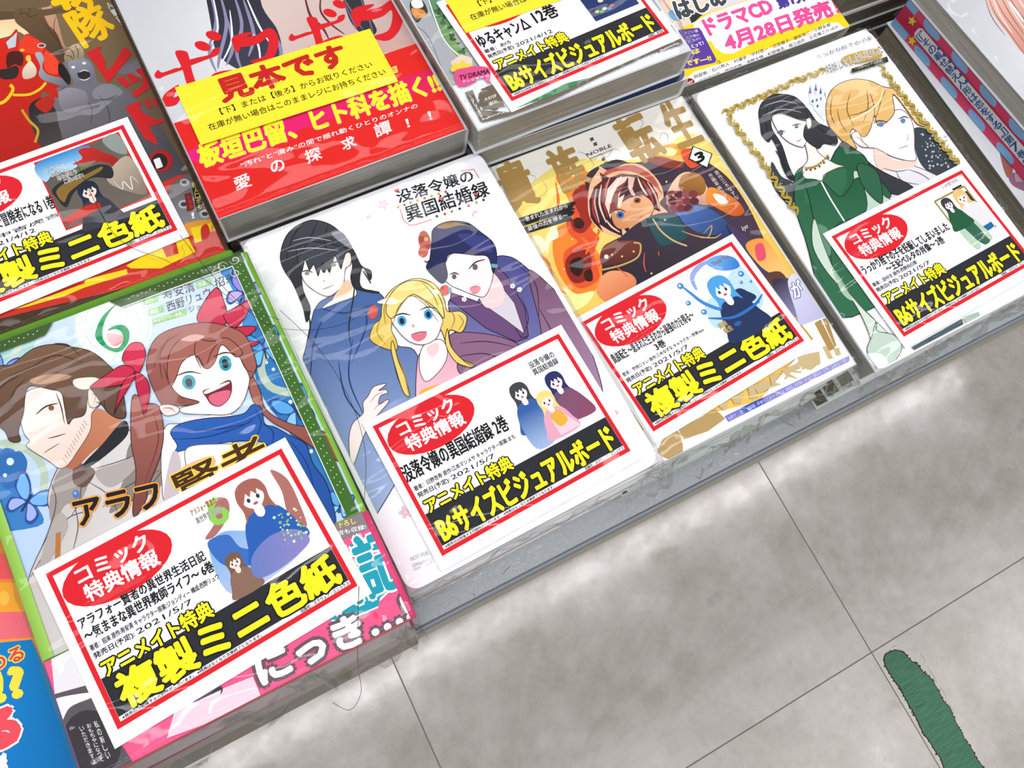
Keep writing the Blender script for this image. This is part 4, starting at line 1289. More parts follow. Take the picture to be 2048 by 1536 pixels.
for st in ('940,660 1000,720 1010,800', '1020,620 1070,700 1060,790', '900,760 960,770 1000,820', '1200,1400 1260,1500 1240,1700', '820,1500 980,1560 1150,1480', '1300,1360 1450,1360 1600,1300', '1350,1300 1480,1500 1500,1800', '950,1130 900,1190 780,1250'):
    I.l('#3b393e', st, 12)
# red armour as plain shaded plates
I.p('#d42414', '-400,560 60,530 150,480 230,400 260,560 260,640 340,480 420,480 560,580 640,680 740,760 860,900 930,1050 950,1150 800,1200 620,1130 760,1200 790,1340 600,1250 560,1340 620,1700 580,1900 300,2700 -400,2700 -400,1400', 1, '#b01c12', ((200, 500), (300, 2000)))
I.p('#e83a22', '340,490 500,540 600,620 560,740 430,740 280,700 250,660')
I.p('#ec4428', '620,700 740,770 800,880 790,1010 700,1010 620,960 600,820')
I.p('#2f2526', '0,960 100,940 220,900 260,960 220,1060 100,1090 0,1060')
I.p('#4a1a14', '100,740 240,700 320,760 300,900 200,880 100,930', 1)
I.p('#aab0ba', '480,740 560,720 600,800 580,920 640,1010 760,1050 900,1090 950,1130 900,1200 760,1150 600,1100 530,1020 550,900', 1, '#63676f', ((500, 740), (900, 1180)))
I.p('#eadbc4', '310,960 400,840 440,850 500,950 470,1050 330,1080', 1, '#cdb49a', ((400, 850), (400, 1080)))
I.p('#f4c34a', '360,770 410,760 425,820 390,850 360,820')
I.p('#c3cbd6', '85,580 235,440 215,640 120,670', 0)
I.e('#e6c12e', 305, 688, 32, 20)
I.e('#c4c8cc', 570, 625, 60, 34)
I.e('#8c3028', 570, 625, 42, 22)
I.l('#f4c41e', '630,1130 560,1210 440,1280 340,1300 180,1300', 34, 0)
I.l('#f4c41e', '140,1160 180,1210 150,1290 60,1390 -60,1430', 44, 0)
I.p('#2b2124', '400,1450 560,1340 640,1400 760,1500 800,1700 840,1900 760,2100 560,2000 430,1700', 1, '#46403f', ((450, 1450), (800, 2000)))
I.p('#b3261a', '480,1420 600,1330 720,1300 740,1420 640,1540 540,1500', 1)
I.l('#b99a2a', '300,1500 400,1650 520,1780 480,1950', 36, 0)
I.p('#201a1c', '800,880 860,880 960,1050 940,1160 840,1060 800,1000')
# yellow and red title
I.t('戦', (790, 160), (1270, 10), (560, -330), '#fcc50e', 0.05)
I.t('隊', (1165, 655), (1610, 455), (860, 190), '#fcc50e', 0.03)
I.t('レ', (1470, 1135), (1800, 740), (1180, 690), '#c81f22', 0.09) if 0 else None
RT = '#cf1f24'
for st in ('1180,715 1385,630 1385,670 1350,690 1440,830 1440,940 1500,950 1640,740 1680,660 1740,660 1800,740 1500,1120 1470,1135 1440,1080',
           '1590,1075 1680,1050 1790,1140 1790,1165 1710,1195 1640,1130', '1710,1020 1790,1000 1910,1080 1910,1110 1810,1140 1760,1060',
           '1840,960 1970,915 2080,1060 2060,1180 1990,1250 1860,1330 1830,1320 1800,1270 1930,1190 1960,1080 1900,1010',
           '1710,1460 1910,1380 1940,1420 1900,1450 1960,1540 2130,1640 2230,1620 2250,1660 2040,1740 2130,1900 2160,1990 1980,1900', '2060,1350 2130,1330 2200,1440 2140,1460', '1960,1370 2010,1350 2080,1460 2030,1480'):
    I.p(RT, st, 0)
I.vt('AIRED', (1430, 55), (1800, 520), (75, -30), '#dcdcdc', 0.0)
I.e('#b8161b', 2200, 2200, 160, 150)
I.e('#25201f', 2180, 2210, 112, 112)
I.t('1', (2150, 2300), (2215, 2275), (2110, 2190), '#f4f4f4', 0.06)
# band at the bottom, yellow shapes with red
FY3 = (0, 330, 3.657)
I.fr = FY3
I.p('#c93024', '-300,420 1190,130 1300,80 1650,30 1800,500 1750,700 -300,1200', 0)
I.p('#5f5c60', '1230,200 1340,90 1480,60 1600,380 1640,460 1480,420 1340,440', 1, '#8d8a8c', ((1300, 100), (1500, 420)))
for x, y, r_ in ((1350, 130, 34), (1345, 290, 40), (1500, 360, 40), (1440, 250, 30)):
    I.e('#b5b3b4', x, y, r_, r_ * .8)
    I.e('#3b383b', x, y, r_ * .55, r_ * .4)
I.p('#1d1a1c', '1395,110 1445,95 1490,330 1440,350', 0)
I.vt('巨人ロボも', (1405, 135), (1450, 335), (36, -8), '#f2e04a', 0.0)
I.p('#7a1d1d', '1350,215 1400,205 1425,330 1370,345', 0)
I.vt('人造機', (1362, 225), (1390, 330), (30, -6), '#d23a32', 0.0)
I.t('！', (1405, 395), (1425, 390), (1400, 355), '#ffffff', 0.03)
I.p('#e59a2c', '1340,440 1560,400 1640,460 1400,520', 1)
I.p('#f6d418', '925,740 1090,640 1260,560 1380,540 1430,640 1180,760 960,760', 0)
I.p('#f6d418', '1395,465 1550,425 1535,540 1430,575', 0)
I.p('#c93024', '1185,600 1290,570 1310,650 1220,680', 0)
I.p('#c93024', '1480,450 1520,440 1540,520 1520,620 1490,610 1470,500', 1)
I.p('#f6d418', '630,840 930,765 935,800 620,900 480,960 200,1040 100,1060 620,870', 0)
I.p('#c93024', '1540,560 1640,430 1700,560 1680,640 1560,660', 1)
for x in (1115, 1250, 1340, 1400):
    I.l('#b59b14', '%d,700 %d,640 %d,600 %d,590' % (x, x + 10, x - 10, x + 15), 4)
I.build()

E_ = book(0.0050, 0.2105, -0.338, math.radians(0.7), 'thick white and red comic with dripping red title under the yellow sample note', T=0.022, W=0.128, H=0.182, col='#f2f3f7')
lower(1, 0.0056, 0.2125, -0.3606, 0.010, 0.0215, 'thick red-covered comic directly below the white and red sample copy', None, '#8e1c18', pages=M_PAGES_D)
lower(2, 0.0054, 0.2120, -0.3824, 0.008, 0.0220, 'thick comic at the bottom of the stack under the red sample copy', 'bottom comics of the back second stack', '#8e1c18', pages=M_PAGES_D, seed=41)
FE = (200, 0, 2.926)
I = Ink(E_, 0.022, (0.0002, 0.1258, 0.0002, 0.1818), FE)
oh = I.loc(435, 722)[1]
I.p('#d9c4bd', '880,-200 1700,-200 1800,160 1890,240 1640,300 1300,420 1060,380 960,60', 1, '#c9a9a6', ((1000, 0), (1600, 250)))
I.p('#cfa49e', '1560,230 1700,210 1850,250 1900,250 1600,320', 1)
I.p('#2e2d38', '620,-200 880,-200 950,40 1040,180 1060,330 960,420 880,430 760,380 680,300 650,150', 1, '#3e3d50', ((700, 0), (900, 400)))
for st in ('640,-50 680,120 640,300 680,420', '700,-40 740,140 700,330 690,400', '780,-40 830,140 800,300 830,410', '840,0 900,200 870,330', '1020,200 1060,300 1040,420', '740,100 780,260 740,380'):
    I.l('#8d88a8', st, 22)
for st in ('655,-50 690,160 650,260', '760,60 770,240 700,390', '900,200 930,280 940,380', '850,-30 930,150 1000,260'):
    I.l('#f0eff4', st, 12)
I.p('#33323c', '1380,-200 1500,-100 1560,60 1620,180 1560,210 1490,160 1440,60', 1)
for st in ('1400,-50 1480,80 1540,180', '1520,-20 1570,100 1600,200', '1440,40 1500,170'):
    I.l('#6f6b84', st, 10)
I.l('#6b2a34', '1190,-60 1230,90 1300,160 1340,230', 16)
I.l('#6b2a34', '1300,-60 1290,60 1350,140 1430,200', 12)
# dripping title
RR = '#dc1e26'
def bo(ox, oy, s, I=I):
    g = lambda st: ' '.join('%f,%f' % (ox + s * float(a.split(',')[0]), oy + s * float(a.split(',')[1])) for a in st.split())
    I.p(RR, g('320,435 340,410 365,425 440,400 470,395 500,360 560,340 640,320 660,290 700,280 690,320 620,350 530,385 480,410 380,445 350,460 325,455'))
    I.p(RR, g('440,305 500,300 520,330 535,400 560,480 600,560 620,640 590,660 545,590 510,500 480,400'))
    I.e(RR, ox + s * 600, oy + s * 270, 48 * s, 26 * s, 18)
    I.e(RR, ox + s * 665, oy + s * 210, 48 * s, 26 * s, 18)
    I.p(RR, g('360,600 380,550 450,500 460,510 430,570 470,560 450,610 400,625 370,615'))
bo(0, 0, 1)
bo(830, -155, 0.86)
for dx, dy, s in ((0, 0, 1), (700, -160, 1.12)):
    g = lambda st: ' '.join('%f,%f' % (dx + s * float(a.split(',')[0]) + (1 - s) * 780, dy + s * float(a.split(',')[1]) + (1 - s) * 220) for a in st.split())
    I.p(RR, g('780,270 770,230 800,205 870,190 890,195 830,240 820,290 800,310'))
    I.p(RR, g('820,250 860,220 920,205 985,165 1030,190 1045,250 1020,330 960,380 880,360 960,330 985,270 980,220 940,250 880,270 820,275'))
I.p(RR, '650,450 700,420 800,410 850,430 800,470 700,500')
I.p(RR, '1300,250 1400,210 1440,240 1380,300')
I.rect = (0.0002, 0.1258, 0.0002, oh)
I.p('#de1f1c', '-200,-400 3000,-400 3000,2500 -200,2500', 0, '#e8281f', ((500, 900), (1900, 500)))
I.p('#e8187a', '585,850 1730,470 1990,400 2010,500 1500,640 800,900 610,960', 1, '#e01e50', ((700, 800), (1900, 500)))
I.rect = (0.0002, 0.1258, 0.0002, 0.1818)
I.t('板垣巴留、ヒト科を描く!!', (600, 985), (2000, 535), (562, 858), '#fff02a', 0.045, '#e8187a', 0.05)
I.p('#f0d060', '1695,400 1735,385 1745,425 1710,435', 0)
I.t('の', (1708, 425), (1733, 417), (1700, 405), '#7a3a10', 0.0)
I.t('“汚れ”と“清み”の間で揺れ動くひとりのオンナの', (828, 985), (1862, 632), (820, 955), '#ffffff', 0.008)
for ch, x, y, s in (('愛', 800, 1118, 92), ('の', 1010, 1018, 78), ('探', 1215, 960, 88), ('求', 1425, 885, 80), ('譚', 1620, 808, 92), ('！', 1800, 748, 56), ('！', 1930, 704, 56)):
    wd = .28 if ch == '！' else 1
    I.t(ch, (x, y), (x + s * wd, y - s * .34 * wd), (x - s * .26, y - s * .82), '#ffffff', 0.018)
for st in ('760,920 840,960 900,1060', '1180,860 1260,900 1400,880'):
    I.l('#8e1020', st, 16) if 0 else None
I.build()
oh2 = oh

Fb = book(0.1334, 0.2044, -0.331, math.radians(1.4), 'camping comic with a road scene and brown corner brackets under a bonus card', T=0.020, W=0.1282, col='#eef2f6')
F2b = book(0.1368, 0.2052, -0.3515, math.radians(-0.3), 'white comic with a navy round-cornered board directly below the camping comic', T=0.0155, W=0.1285, col='#f1f2f5')
sheet(F2b, 0.0156, 0.128, 0.1815, 0.006, mat('board_navy', '#14264f', 0.25))
lower(3, 0.1375, 0.2080, -0.3677, 0.016, 0.0198, 'comic beneath the navy board in the back third stack', 'lower comics of the back third stack', '#e6eaee', seed=51)
FF = (820, 0, 3.531)
I = Ink(Fb, 0.020, (0.0006, 0.1258, 0.0006, 0.1814), FF)
I.p('#a9adb2', '-200,-300 1900,-300 1900,2000 -200,2000', 0)
I.p('#5d8f6a', '130,-60 260,60 330,300 420,420 330,400 200,200 140,60', 1, '#7fa05c', ((150, 0), (350, 400)))
for k in range(26):
    random.seed(k)
    t = random.random()
    I.e(random.choice(['#47704a', '#8fae6a', '#3b5f40']), 160 + 220 * t + random.uniform(-25, 40), 30 + 350 * t, random.uniform(10, 24), random.uniform(8, 16))
I.l('#e9ecee', '125,-20 180,140 240,280 330,380 420,440', 9, 0)
I.l('#6b6f74', '40,180 130,260 220,470', 5)
I.p('#e9d2bf', '285,440 360,385 440,410 440,470 300,470', 0)
I.p('#3a3836', '0,20 50,-20 100,20 125,90 90,120 50,160 10,100', 1)
I.p('#d98a3c', '10,60 90,70 110,110 40,130')
I.p('#f4f4f2', '10,10 60,-20 95,40 60,60 20,50')
I.p('#7fb0bc', '180,-40 260,-60 300,40 230,60', 1)
# pale dotted border strip along the bottom
I.rect = (0.0006, 0.1258, 0.0006, 0.028)
I.p('#eef4fa', '-200,-300 1900,-300 1900,2000 -200,2000', 0)
for k in range(300):
    x_, y_ = (k % 30) * 4.2 / 1, (k // 30) * 2.6
    a = I.fr
    I.fr = None
    I.e('#cfe2f2', 2 + x_ + (k // 30 % 2) * 2.1, 2 + y_, 0.45, n=8)
    I.fr = a
I.rect = (0.0006, 0.1258, 0.0006, 0.1814)
BR_ = '#6f6354'
I.p(BR_, '385,665 440,645 470,720 500,790 670,800 690,800 500,870', 0)
I.p(BR_, '500,640 520,690 480,670 500,720 470,750 510,760 510,790 560,775 600,790 640,760 670,770 600,600', 0)
I.e(BR_, 560, 700, 62, 66)
for k in range(14):
    a = k * .449
    I.e(BR_, 560 + 66 * math.cos(a), 700 + 68 * math.sin(a), 13)
I.p(BR_, '500,865 700,800 1200,560 1500,420 1900,300 1925,320 1700,390 1300,570 1000,720 700,830 510,872', 0)
I.p(BR_, '1690,380 1870,300 1925,315 1840,185 1830,190 1880,290', 0)
I.t('大好評', (525, 730), (610, 698), (520, 705), '#ffffff', 0.0)
I.t('御礼', (560, 760), (625, 735), (552, 735), '#ffffff', 0.0)
I.vt('Yurucamp', (415, 690), (505, 850), (14, -7), '#ffffff', 0.0)
I.t('Yurucamp', (660, 790), (500, 850), (668, 808), '#ffffff', 0.01)
I.t('Yurucamp', (1740, 375), (1600, 440), (1748, 392), '#ffffff', 0.01)
I.t('Yurucamp', (1890, 305), (1755, 365), (1898, 322), '#ffffff', 0.01)
I.p('#3e8a5c', '740,780 1100,600 1270,560 1000,690', 0)
I.p('#f7d23c', '285,500 300,480 320,455 345,470 370,435 395,465 425,460 420,490 360,500 300,520')
I.p('#e2508c', '315,560 320,510 400,490 470,480 560,500 560,600 540,590 500,560 420,610 340,620', 1)
I.t('TV DRAMA', (350, 580), (560, 530), (345, 548), '#3a1c2c', 0.03)
I.t('テレビ東京 他', (372, 600), (560, 555), (368, 582), '#ffffff', 0.0)
I.build()

G_ = book(0.2665, 0.2097, -0.368, 0.0, 'white and yellow comic whose band announces a drama CD in pink lettering', T=0.016, W=0.1278, col='#f3f4f6')
lower(2, 0.2670, 0.2095, -0.3842, 0.0, 0.0218, 'comic under the drama CD one in the back fourth stack', 'lower comics of the back fourth stack', '#e6eaee', seed=61)
FG = (1300, 0, 4.096)
I = Ink(G_, 0.016, (0.0002, 0.1276, 0.0003, 0.1818), FG)
I.p('#d9d4dc', '-300,-500 2000,-500 2000,1500 -300,1500', 0)
I.p('#f0cdb8', '90,-100 560,-100 600,90 480,130 360,100 330,200 240,220 130,120', 1)
I.p('#2f3033', '300,90 360,95 420,120 480,130 340,190 320,140', 0)
I.p('#5fa9d9', '150,100 260,70 290,150 200,170')
I.t('はじめ', (240, 160), (640, 30), (180, 20), '#45484c', 0.05, '#ffffff', 0.05)
I.p('#fbd420', '250,230 350,195 420,130 1500,-240 1900,300 300,700 240,620', 0)
I.p('#f6f6fa', '355,190 420,150 500,110 700,40 1000,-60 1450,-200 1560,100 1400,160 1100,240 850,350 680,440 600,440 530,390 505,340 420,330 370,250', 0)
I.p('#f6f6fa', '360,590 620,510 900,420 1200,320 1450,190 1540,185 1600,240 1650,270 1000,490 600,640 330,740 300,640', 0)
I.l('#d9d9e2', '420,250 900,100 1500,-90', 3, 0, 0)
I.l('#d9d9e2', '500,310 900,180 1550,-20', 3, 0, 0)
I.p('#5a3d9c', '230,245 400,228 420,250 545,490 530,515 330,560 250,570', 0)
for s_, a, b, c_ in (('すごい量', (285, 285), (395, 262), (278, 262)), ('んで僕の', (300, 320), (405, 297), (292, 297)), ('になの？', (320, 350), (420, 325), (312, 328))):
    I.t(s_, a, b, c_, '#e9dff4', 0.0)
I.t('とって！', (345, 395), (440, 365), (335, 368), '#ffffff', 0.03)
I.t('は', (350, 450), (410, 430), (340, 415), '#ffe04a', 0.05)
I.t('です―!!', (300, 545), (505, 495), (285, 505), '#ffe04a', 0.05)
PK = '#ee4f96'
I.t('ドラマCD', (490, 290), (1020, 100), (425, 170), PK, 0.045)
I.t('第1弾', (1060, 75), (1290, 0), (1030, -10), '#4a3a94', 0.06)
I.t('4月28日発売！', (640, 425), (1560, 110), (590, 290), PK, 0.045)
for x0_, y0_, s_ in ((365, 650, '阿部敦／石川界人／村瀬歩／中村悠一／日笠陽子／遊佐浩二／小野友樹'),):
    I.t(s_, (x0_, y0_), (1480, 215), (x0_ - 8, y0_ - 30), '#3a3034', 0.0)
I.t('津田健次郎／増田俊樹／濱野大輝／松岡禎丞／堀江由衣／立花慎之介 ほか', (400, 690), (1545, 232), (392, 660), '#4a3034', 0.0)
I.l('#222', '545,520 560,500 575,515 560,530', 4, 0)
I.e('#8a1c1c', 322, 685, 45, 42)
I.t('CAST', (285, 700), (350, 680), (282, 682), '#ffffff', 0.03)
I.p('#27aee6', '330,800 335,760 360,735 700,610 1000,490 1350,350 1640,240 1660,270 1300,420 900,560 600,670 380,760 345,800', 0)
I.t('ドラマCD＆単行本全巻購入キャンペーン実施中', (370, 775), (1600, 290), (360, 745), '#ffffff', 0.0)
I.build()

# far right: special edition lying on another stack
H1 = book(0.4228, 0.0235, -0.3715, 0.0, 'white comic with dark page edges lying under the boxed special edition at the right', T=0.0165, col='#eceef4', spine='right', pages=M_PAGES_D)
lower(2, 0.4230, 0.0240, -0.3882, 0.0, 0.0198, 'comic at the bottom of the far right stack', 'bottom comics of the far right stack', '#d9dbe0', pages=M_PAGES_D, seed=71)
th = math.radians(4.6)
H2 = empty('special_edition', (0.4386, 0.0221, CAMH - 0.3708), th, 'special edition comic wrapped with a pink and blue booklet whose spine faces left', 'book')
v, f = boxv(0, 0.128, 0, 0.182, 0, 0.0195, 0.0004)
link('booklet', mesh('booklet', v, f), jacket('#d8486c'), H2)
link('jacket', jacket_mesh(0.128, 0.182, 0.0125), jacket('#eef0f5'), H2, True, (0, 0, 0.0198))
v, f = boxv(0.0012, 0.1264, 0.0012, 0.1808, 0.0009, 0.0116)
link('page_block', mesh('page_block', v, f), M_PAGES, H2, False, (0, 0, 0.0198))
I = Ink(H2, 0.0, (0, 0.182, 0, 0.0195))
I.rect_('#d8486c', 0, 0, 182, 19.5)
I.rect_('#c23558', 0, 5, 182, 15.2)
I.rect_('#7fb2dc', 0, 15.5, 9, 19.5)
I.rect_('#7fb2dc', 0, 0, 14, 4.6)
for k in range(7):
    I.p('#7fb2dc', '%f,19.5 %f,19.5 %f,15.8 %f,15.2' % (16 + k * 26, 28 + k * 26, 30 + k * 26, 19 + k * 26), 1)
    I.p('#7fb2dc', '%f,0 %f,0 %f,4.2 %f,4.0' % (24 + k * 26, 36 + k * 26, 34 + k * 26, 22 + k * 26), 1)
for x, y in ((10, 12), (18, 3.5), (160, 12)):
    I.raw([((x + (3.2 if k % 2 else 1.5) * math.cos(k * .628)) / 1000, (y + (3.2 if k % 2 else 1.5) * math.sin(k * .628)) / 1000) for k in range(10)], '#f2d23c')
I.p('#e8e4e4', '16,8 18,6.2 132,6.2 135,8 135,12 132,13.8 18,13.8 16,12', 0)
I.vt('『その着せ替え人形は恋をする』第7巻特装版', (18, 7.2), (133, 7.2), (0, 5.4), '#1a5a9c', 0.02)
for k in range(6):
    I.e('#2a6ab0', 34 + k * 5.2, 13.6, 1.1)
I.vt('オトシモノ', (138, 7), (182, 7), (0, 9), '#ffe03a', 0.05, '#b02040', 0.05)
I.v = [(-0.00006 - (z - 0.0) * 0.8, 0.182 - x, y) for x, y, z in I.v]
I.build('spine_print')
FH = (1640, 0, 5.02)
I = Ink(H2, 0.0323, (0.0004, 0.126, 0.0004, 0.1816), FH)
I.p('#e8b6a8', '1650,-100 1700,60 1780,200 1880,330 2040,540 2400,900 2500,600 2200,-100', 1, '#c98878', ((1700, 0), (2300, 500)))
for st in ('1680,-60 1760,140 1900,330 2080,580', '1740,-60 1830,120 1960,300 2150,560', '1800,-60 1920,160 2060,360', '1880,-60 1980,100 2100,250', '1660,0 1730,180 1860,360'):
    I.l('#9c5c50', st, 9)
for st in ('1720,-60 1800,140 1930,330', '1850,-60 1940,120 2080,330', '1950,-80 2050,80 2200,300'):
    I.l('#f8ded4', st, 16)
for st in ('1900,20 1990,140 2040,220',):
    I.l('#ffffff', st, 26)
I.build()
I = Ink(H1, 0.0165, (0.0004, 0.126, 0.0004, 0.1816), (1780, 0, 3.657))
I.p('#b0685e', '800,1080 840,1100 900,1240 860,1300 820,1200', 1)
I.l('#8a8a92', '740,960 790,1080 860,1260', 4)
I.p('#9a6a84', '870,1290 940,1250 1020,1260 1020,1400 960,1390 890,1350', 1)
for k in range(8):
    I.l('#e8dfe6', '%d,1260 %d,1330' % (915 + k * 12, 925 + k * 12), 5)
I.build()

# behind: stack between the drama CD comic and the special edition
kx = ray(1699, 0, CAMH - 1).x
z1 = -0.3985 / kx
kx2 = ray(1740, 0, CAMH - 1).x
z2 = -0.399 / kx2
N1 = book(0.3985, 0.2250, z1, 0.0, 'white comic with aged page edges below the black-covered one at the upper right', T=0.018, col='#e0e0e0', pages=M_PAGES_D)
N2 = book(0.3990, 0.2255, z2, 0.0, 'black-covered comic on top of the stack at the upper right', T=max(0.01, z2 - z1 - 0.0004), col='#1d1d21', pages=M_PAGES)
k_ = int((z1 - 0.018 + 0.428) / 0.016)
lower(max(1, k_), 0.3985, 0.2250, z1 - 0.0184, 0.0, 0.0155, 'comic low in the upper right stack under the black-covered one', 'lower comics of the upper right stack', '#d8d8d8', pages=M_PAGES_D, seed=81)
I = Ink(N2, N2['T'], (0.0004, 0.126, 0.0004, 0.1816), (1300, 0, 4.096))
I.t('ガード', (1875, 30), (1990, -10), (1865, 5), '#f4f4f4', 0.02)
I.build('lettering')

# far left: blue-banded book with orange and pink cover
Z = book(-0.2482, 0.0080, -0.352, math.radians(-3.0) * 0 + math.radians(1.6) * 0 + 0.0, 'orange and pink comic with a bright blue paper band at the far left', T=0.016, col='#ef6a72')
lower(3, -0.2480, 0.0090, -0.3682, 0.0, 0.0195, 'comic under the blue-banded one at the left edge', 'lower comics of the far left stack', '#1d86c8', seed=91)
FZ = (0, 900, 2.415)
I = Ink(Z, 0.016, (0.0005, 0.1262, 0.0003, 0.1818), FZ)
I.p('#f08a3c', '-400,-900 400,-900 400,2600 -400,2600', 0)
I.p('#ef5a5e', '-300,470 30,500 90,620 -300,640', 0)
I.p('#f6a838', '-300,640 90,640 120,780 -300,800', 0)
I.e('#f9c04e', 20, 715, 26, 34)
I.p('#f0707c', '-300,790 125,780 170,905 -300,960', 0)
I.p('#f59a3c', '-300,935 160,905 180,930 -300,975', 0)
I.p('#1480c6', '-300,960 155,915 500,1700 300,2600 -300,2600', 0, '#0f68aa', ((50, 950), (200, 1700)))
I.t('める', (-40, 1075), (120, 1005), (-60, 1010), '#e04a50', 0.03, '#ffe14a', 0.07)
I.t('!?', (-10, 1215), (125, 1180), (-35, 1080), '#ffe14a', 0.06)
I.t('る', (-75, 1460), (95, 1400), (-100, 1300), '#e8505c', 0.09, '#ffffff', 0.05)
I.t('の謎', (-60, 1600), (40, 1560), (-70, 1500), '#ffffff', 0.05)
I.build()
v, f = [], []

# ---------------------------------------------------------------- yellow sample notes
M_YEL = mat('yellow_paper', '#ffe80c', 0.55)
def note(relz, px, deg, label):
    p = ray(px[0], px[1], CAMH + relz)
    r = empty('sample_note', (p.x, p.y, CAMH + relz), math.radians(deg), label, 'note', 'yellow sample notes')
    v, f = boxv(0, 0.100, 0, 0.0345, 0, 0.0002)
    link('paper_sheet', mesh('paper_sheet', v, f), M_YEL, r)
    I = Ink(r, 0.0002, (0, 0.1, 0, 0.0345))
    I.t('見本です', (18, 18.3), (82, 18.3), (18, 31.8), '#c8201c', 0.05)
    I.t('【下】または【後ろ】からお取りください', (14.5, 12.2), (92, 12.2), (14.5, 16), '#1a1a10', 0.006)
    I.t('在庫が無い場合はこのままレジにお持ちください', (6.5, 5.8), (96.5, 5.8), (6.5, 9.6), '#1a1a10', 0.006)
    I.build('lettering')
note(-0.3368, (401.6, 290.5), -0.3, 'yellow sample note lying on the white and red comic')
note(-0.3295, (931.9, 66.6), 1.6, 'yellow sample note cut by the top edge, on the camping comic')

# ---------------------------------------------------------------- the bonus cards
def pic_sky(I, P, c1, c2, box=(55, 2.5, 94, 43.5), shape=True):
    u0, v0, u1, v1 = box
    I.rect_(c1, *P(u0, v1), *P(u1, v0), col2=c2, g=(P(u0, v0), P(u0, v1)))


def pic_A(I, P):
    pic_sky(I, P, '#e9eef6', '#dfe6f4')
    I.rect_('#ffffff', *P(55, 43.5), *P(94, 2.5))
    I.p('#7fb2e4', ' '.join('%f,%f' % P(u, v) for u, v in ((55, 24), (62, 19), (72, 24), (82, 30), (88, 38), (80, 43.5), (56, 43.5))), 1, '#b9c6e8', (P(60, 20), P(70, 43)))
    I.p('#3a6fc0', ' '.join('%f,%f' % P(u, v) for u, v in ((56, 20), (64, 21), (66, 28), (72, 34), (64, 36), (57, 30))), 1)
    I.p('#b0706a', ' '.join('%f,%f' % P(u, v) for u, v in ((66, 6), (62, 14), (56, 18), (60, 19), (68, 14), (70, 8))), 1)
    I.p('#b0706a', ' '.join('%f,%f' % P(u, v) for u, v in ((90, 6), (94, 12), (94, 22), (92, 34), (88, 26), (90, 16))), 1)
    I.t('6', P(61, 16), P(68, 16), P(61, 5), '#8fd05a', 0.03)
    I.t('アラフォー賢者の', P(55.5, 7.5), P(66, 7.5), P(55.5, 4.8), '#4a2418', 0.01, '#f6b040', 0.03)
    I.t('異世界生活日記', P(56, 11.5), P(66.5, 11.5), P(56, 8.8), '#3a2018', 0.01, '#ffffff', 0.03)
    mini(I, P, 79, 12, 5.0, '#a8655a', '#fbf1ee', '#2a5fb4')
    mini(I, P, 61.5, 32, 2.6, '#7a5a44', '#f4e4da', '#8c6a58')
    I.p('#6a7fc0', ' '.join('%f,%f' % P(u, v) for u, v in ((68, 34), (78, 30), (88, 33), (90, 40), (76, 43.4), (66, 42))), 1, '#8f86c4', (P(68, 34), P(88, 42)))
    for k in range(40):
        random.seed(k)
        I.e(random.choice(['#bfe0a8', '#d8f0c8', '#8fc07a']), *P(82 + random.uniform(0, 10), 24 + random.uniform(0, 14)), random.uniform(.3, .7))


def pic_B(I, P):
    I.rect_('#f8f8fc', *P(60, 43.5), *P(92, 3))
    I.t('没落令嬢の', P(77, 9.3), P(90.5, 9.3), P(77, 6), '#222', 0.02)
    I.t('異国結婚録', P(77, 13), P(90.5, 13), P(77, 9.8), '#222', 0.02)
    mini(I, P, 84, 20, 3.6, '#2b2f66', '#f9ecec', '#6a4a78')
    I.p('#7a5470', ' '.join('%f,%f' % P(u, v) for u, v in ((78, 30), (88, 26), (93, 34), (93.5, 41), (80, 40), (76, 36))), 1, '#8e4a6a', (P(80, 28), P(92, 40)))
    mini(I, P, 66.5, 17, 3.6, '#40434a', '#faf3ee', '#3560a6')
    I.p('#3560a6', ' '.join('%f,%f' % P(u, v) for u, v in ((60, 26), (68, 24), (74, 32), (72, 43), (60, 43.5))), 1, '#9fb8e0', (P(66, 26), P(66, 43)))
    mini(I, P, 75.5, 26, 3.4, '#f1dc86', '#fdf5f3', '#e8a8bc')
    I.p('#f3cfdc', ' '.join('%f,%f' % P(u, v) for u, v in ((73, 35), (79, 34), (84, 43.5), (73, 43.5))), 0)
    I.p('#e9b23c', ' '.join('%f,%f' % P(u, v) for u, v in ((73.5, 33.5), (78, 32.5), (80, 38), (76, 40), (74, 38))), 1)


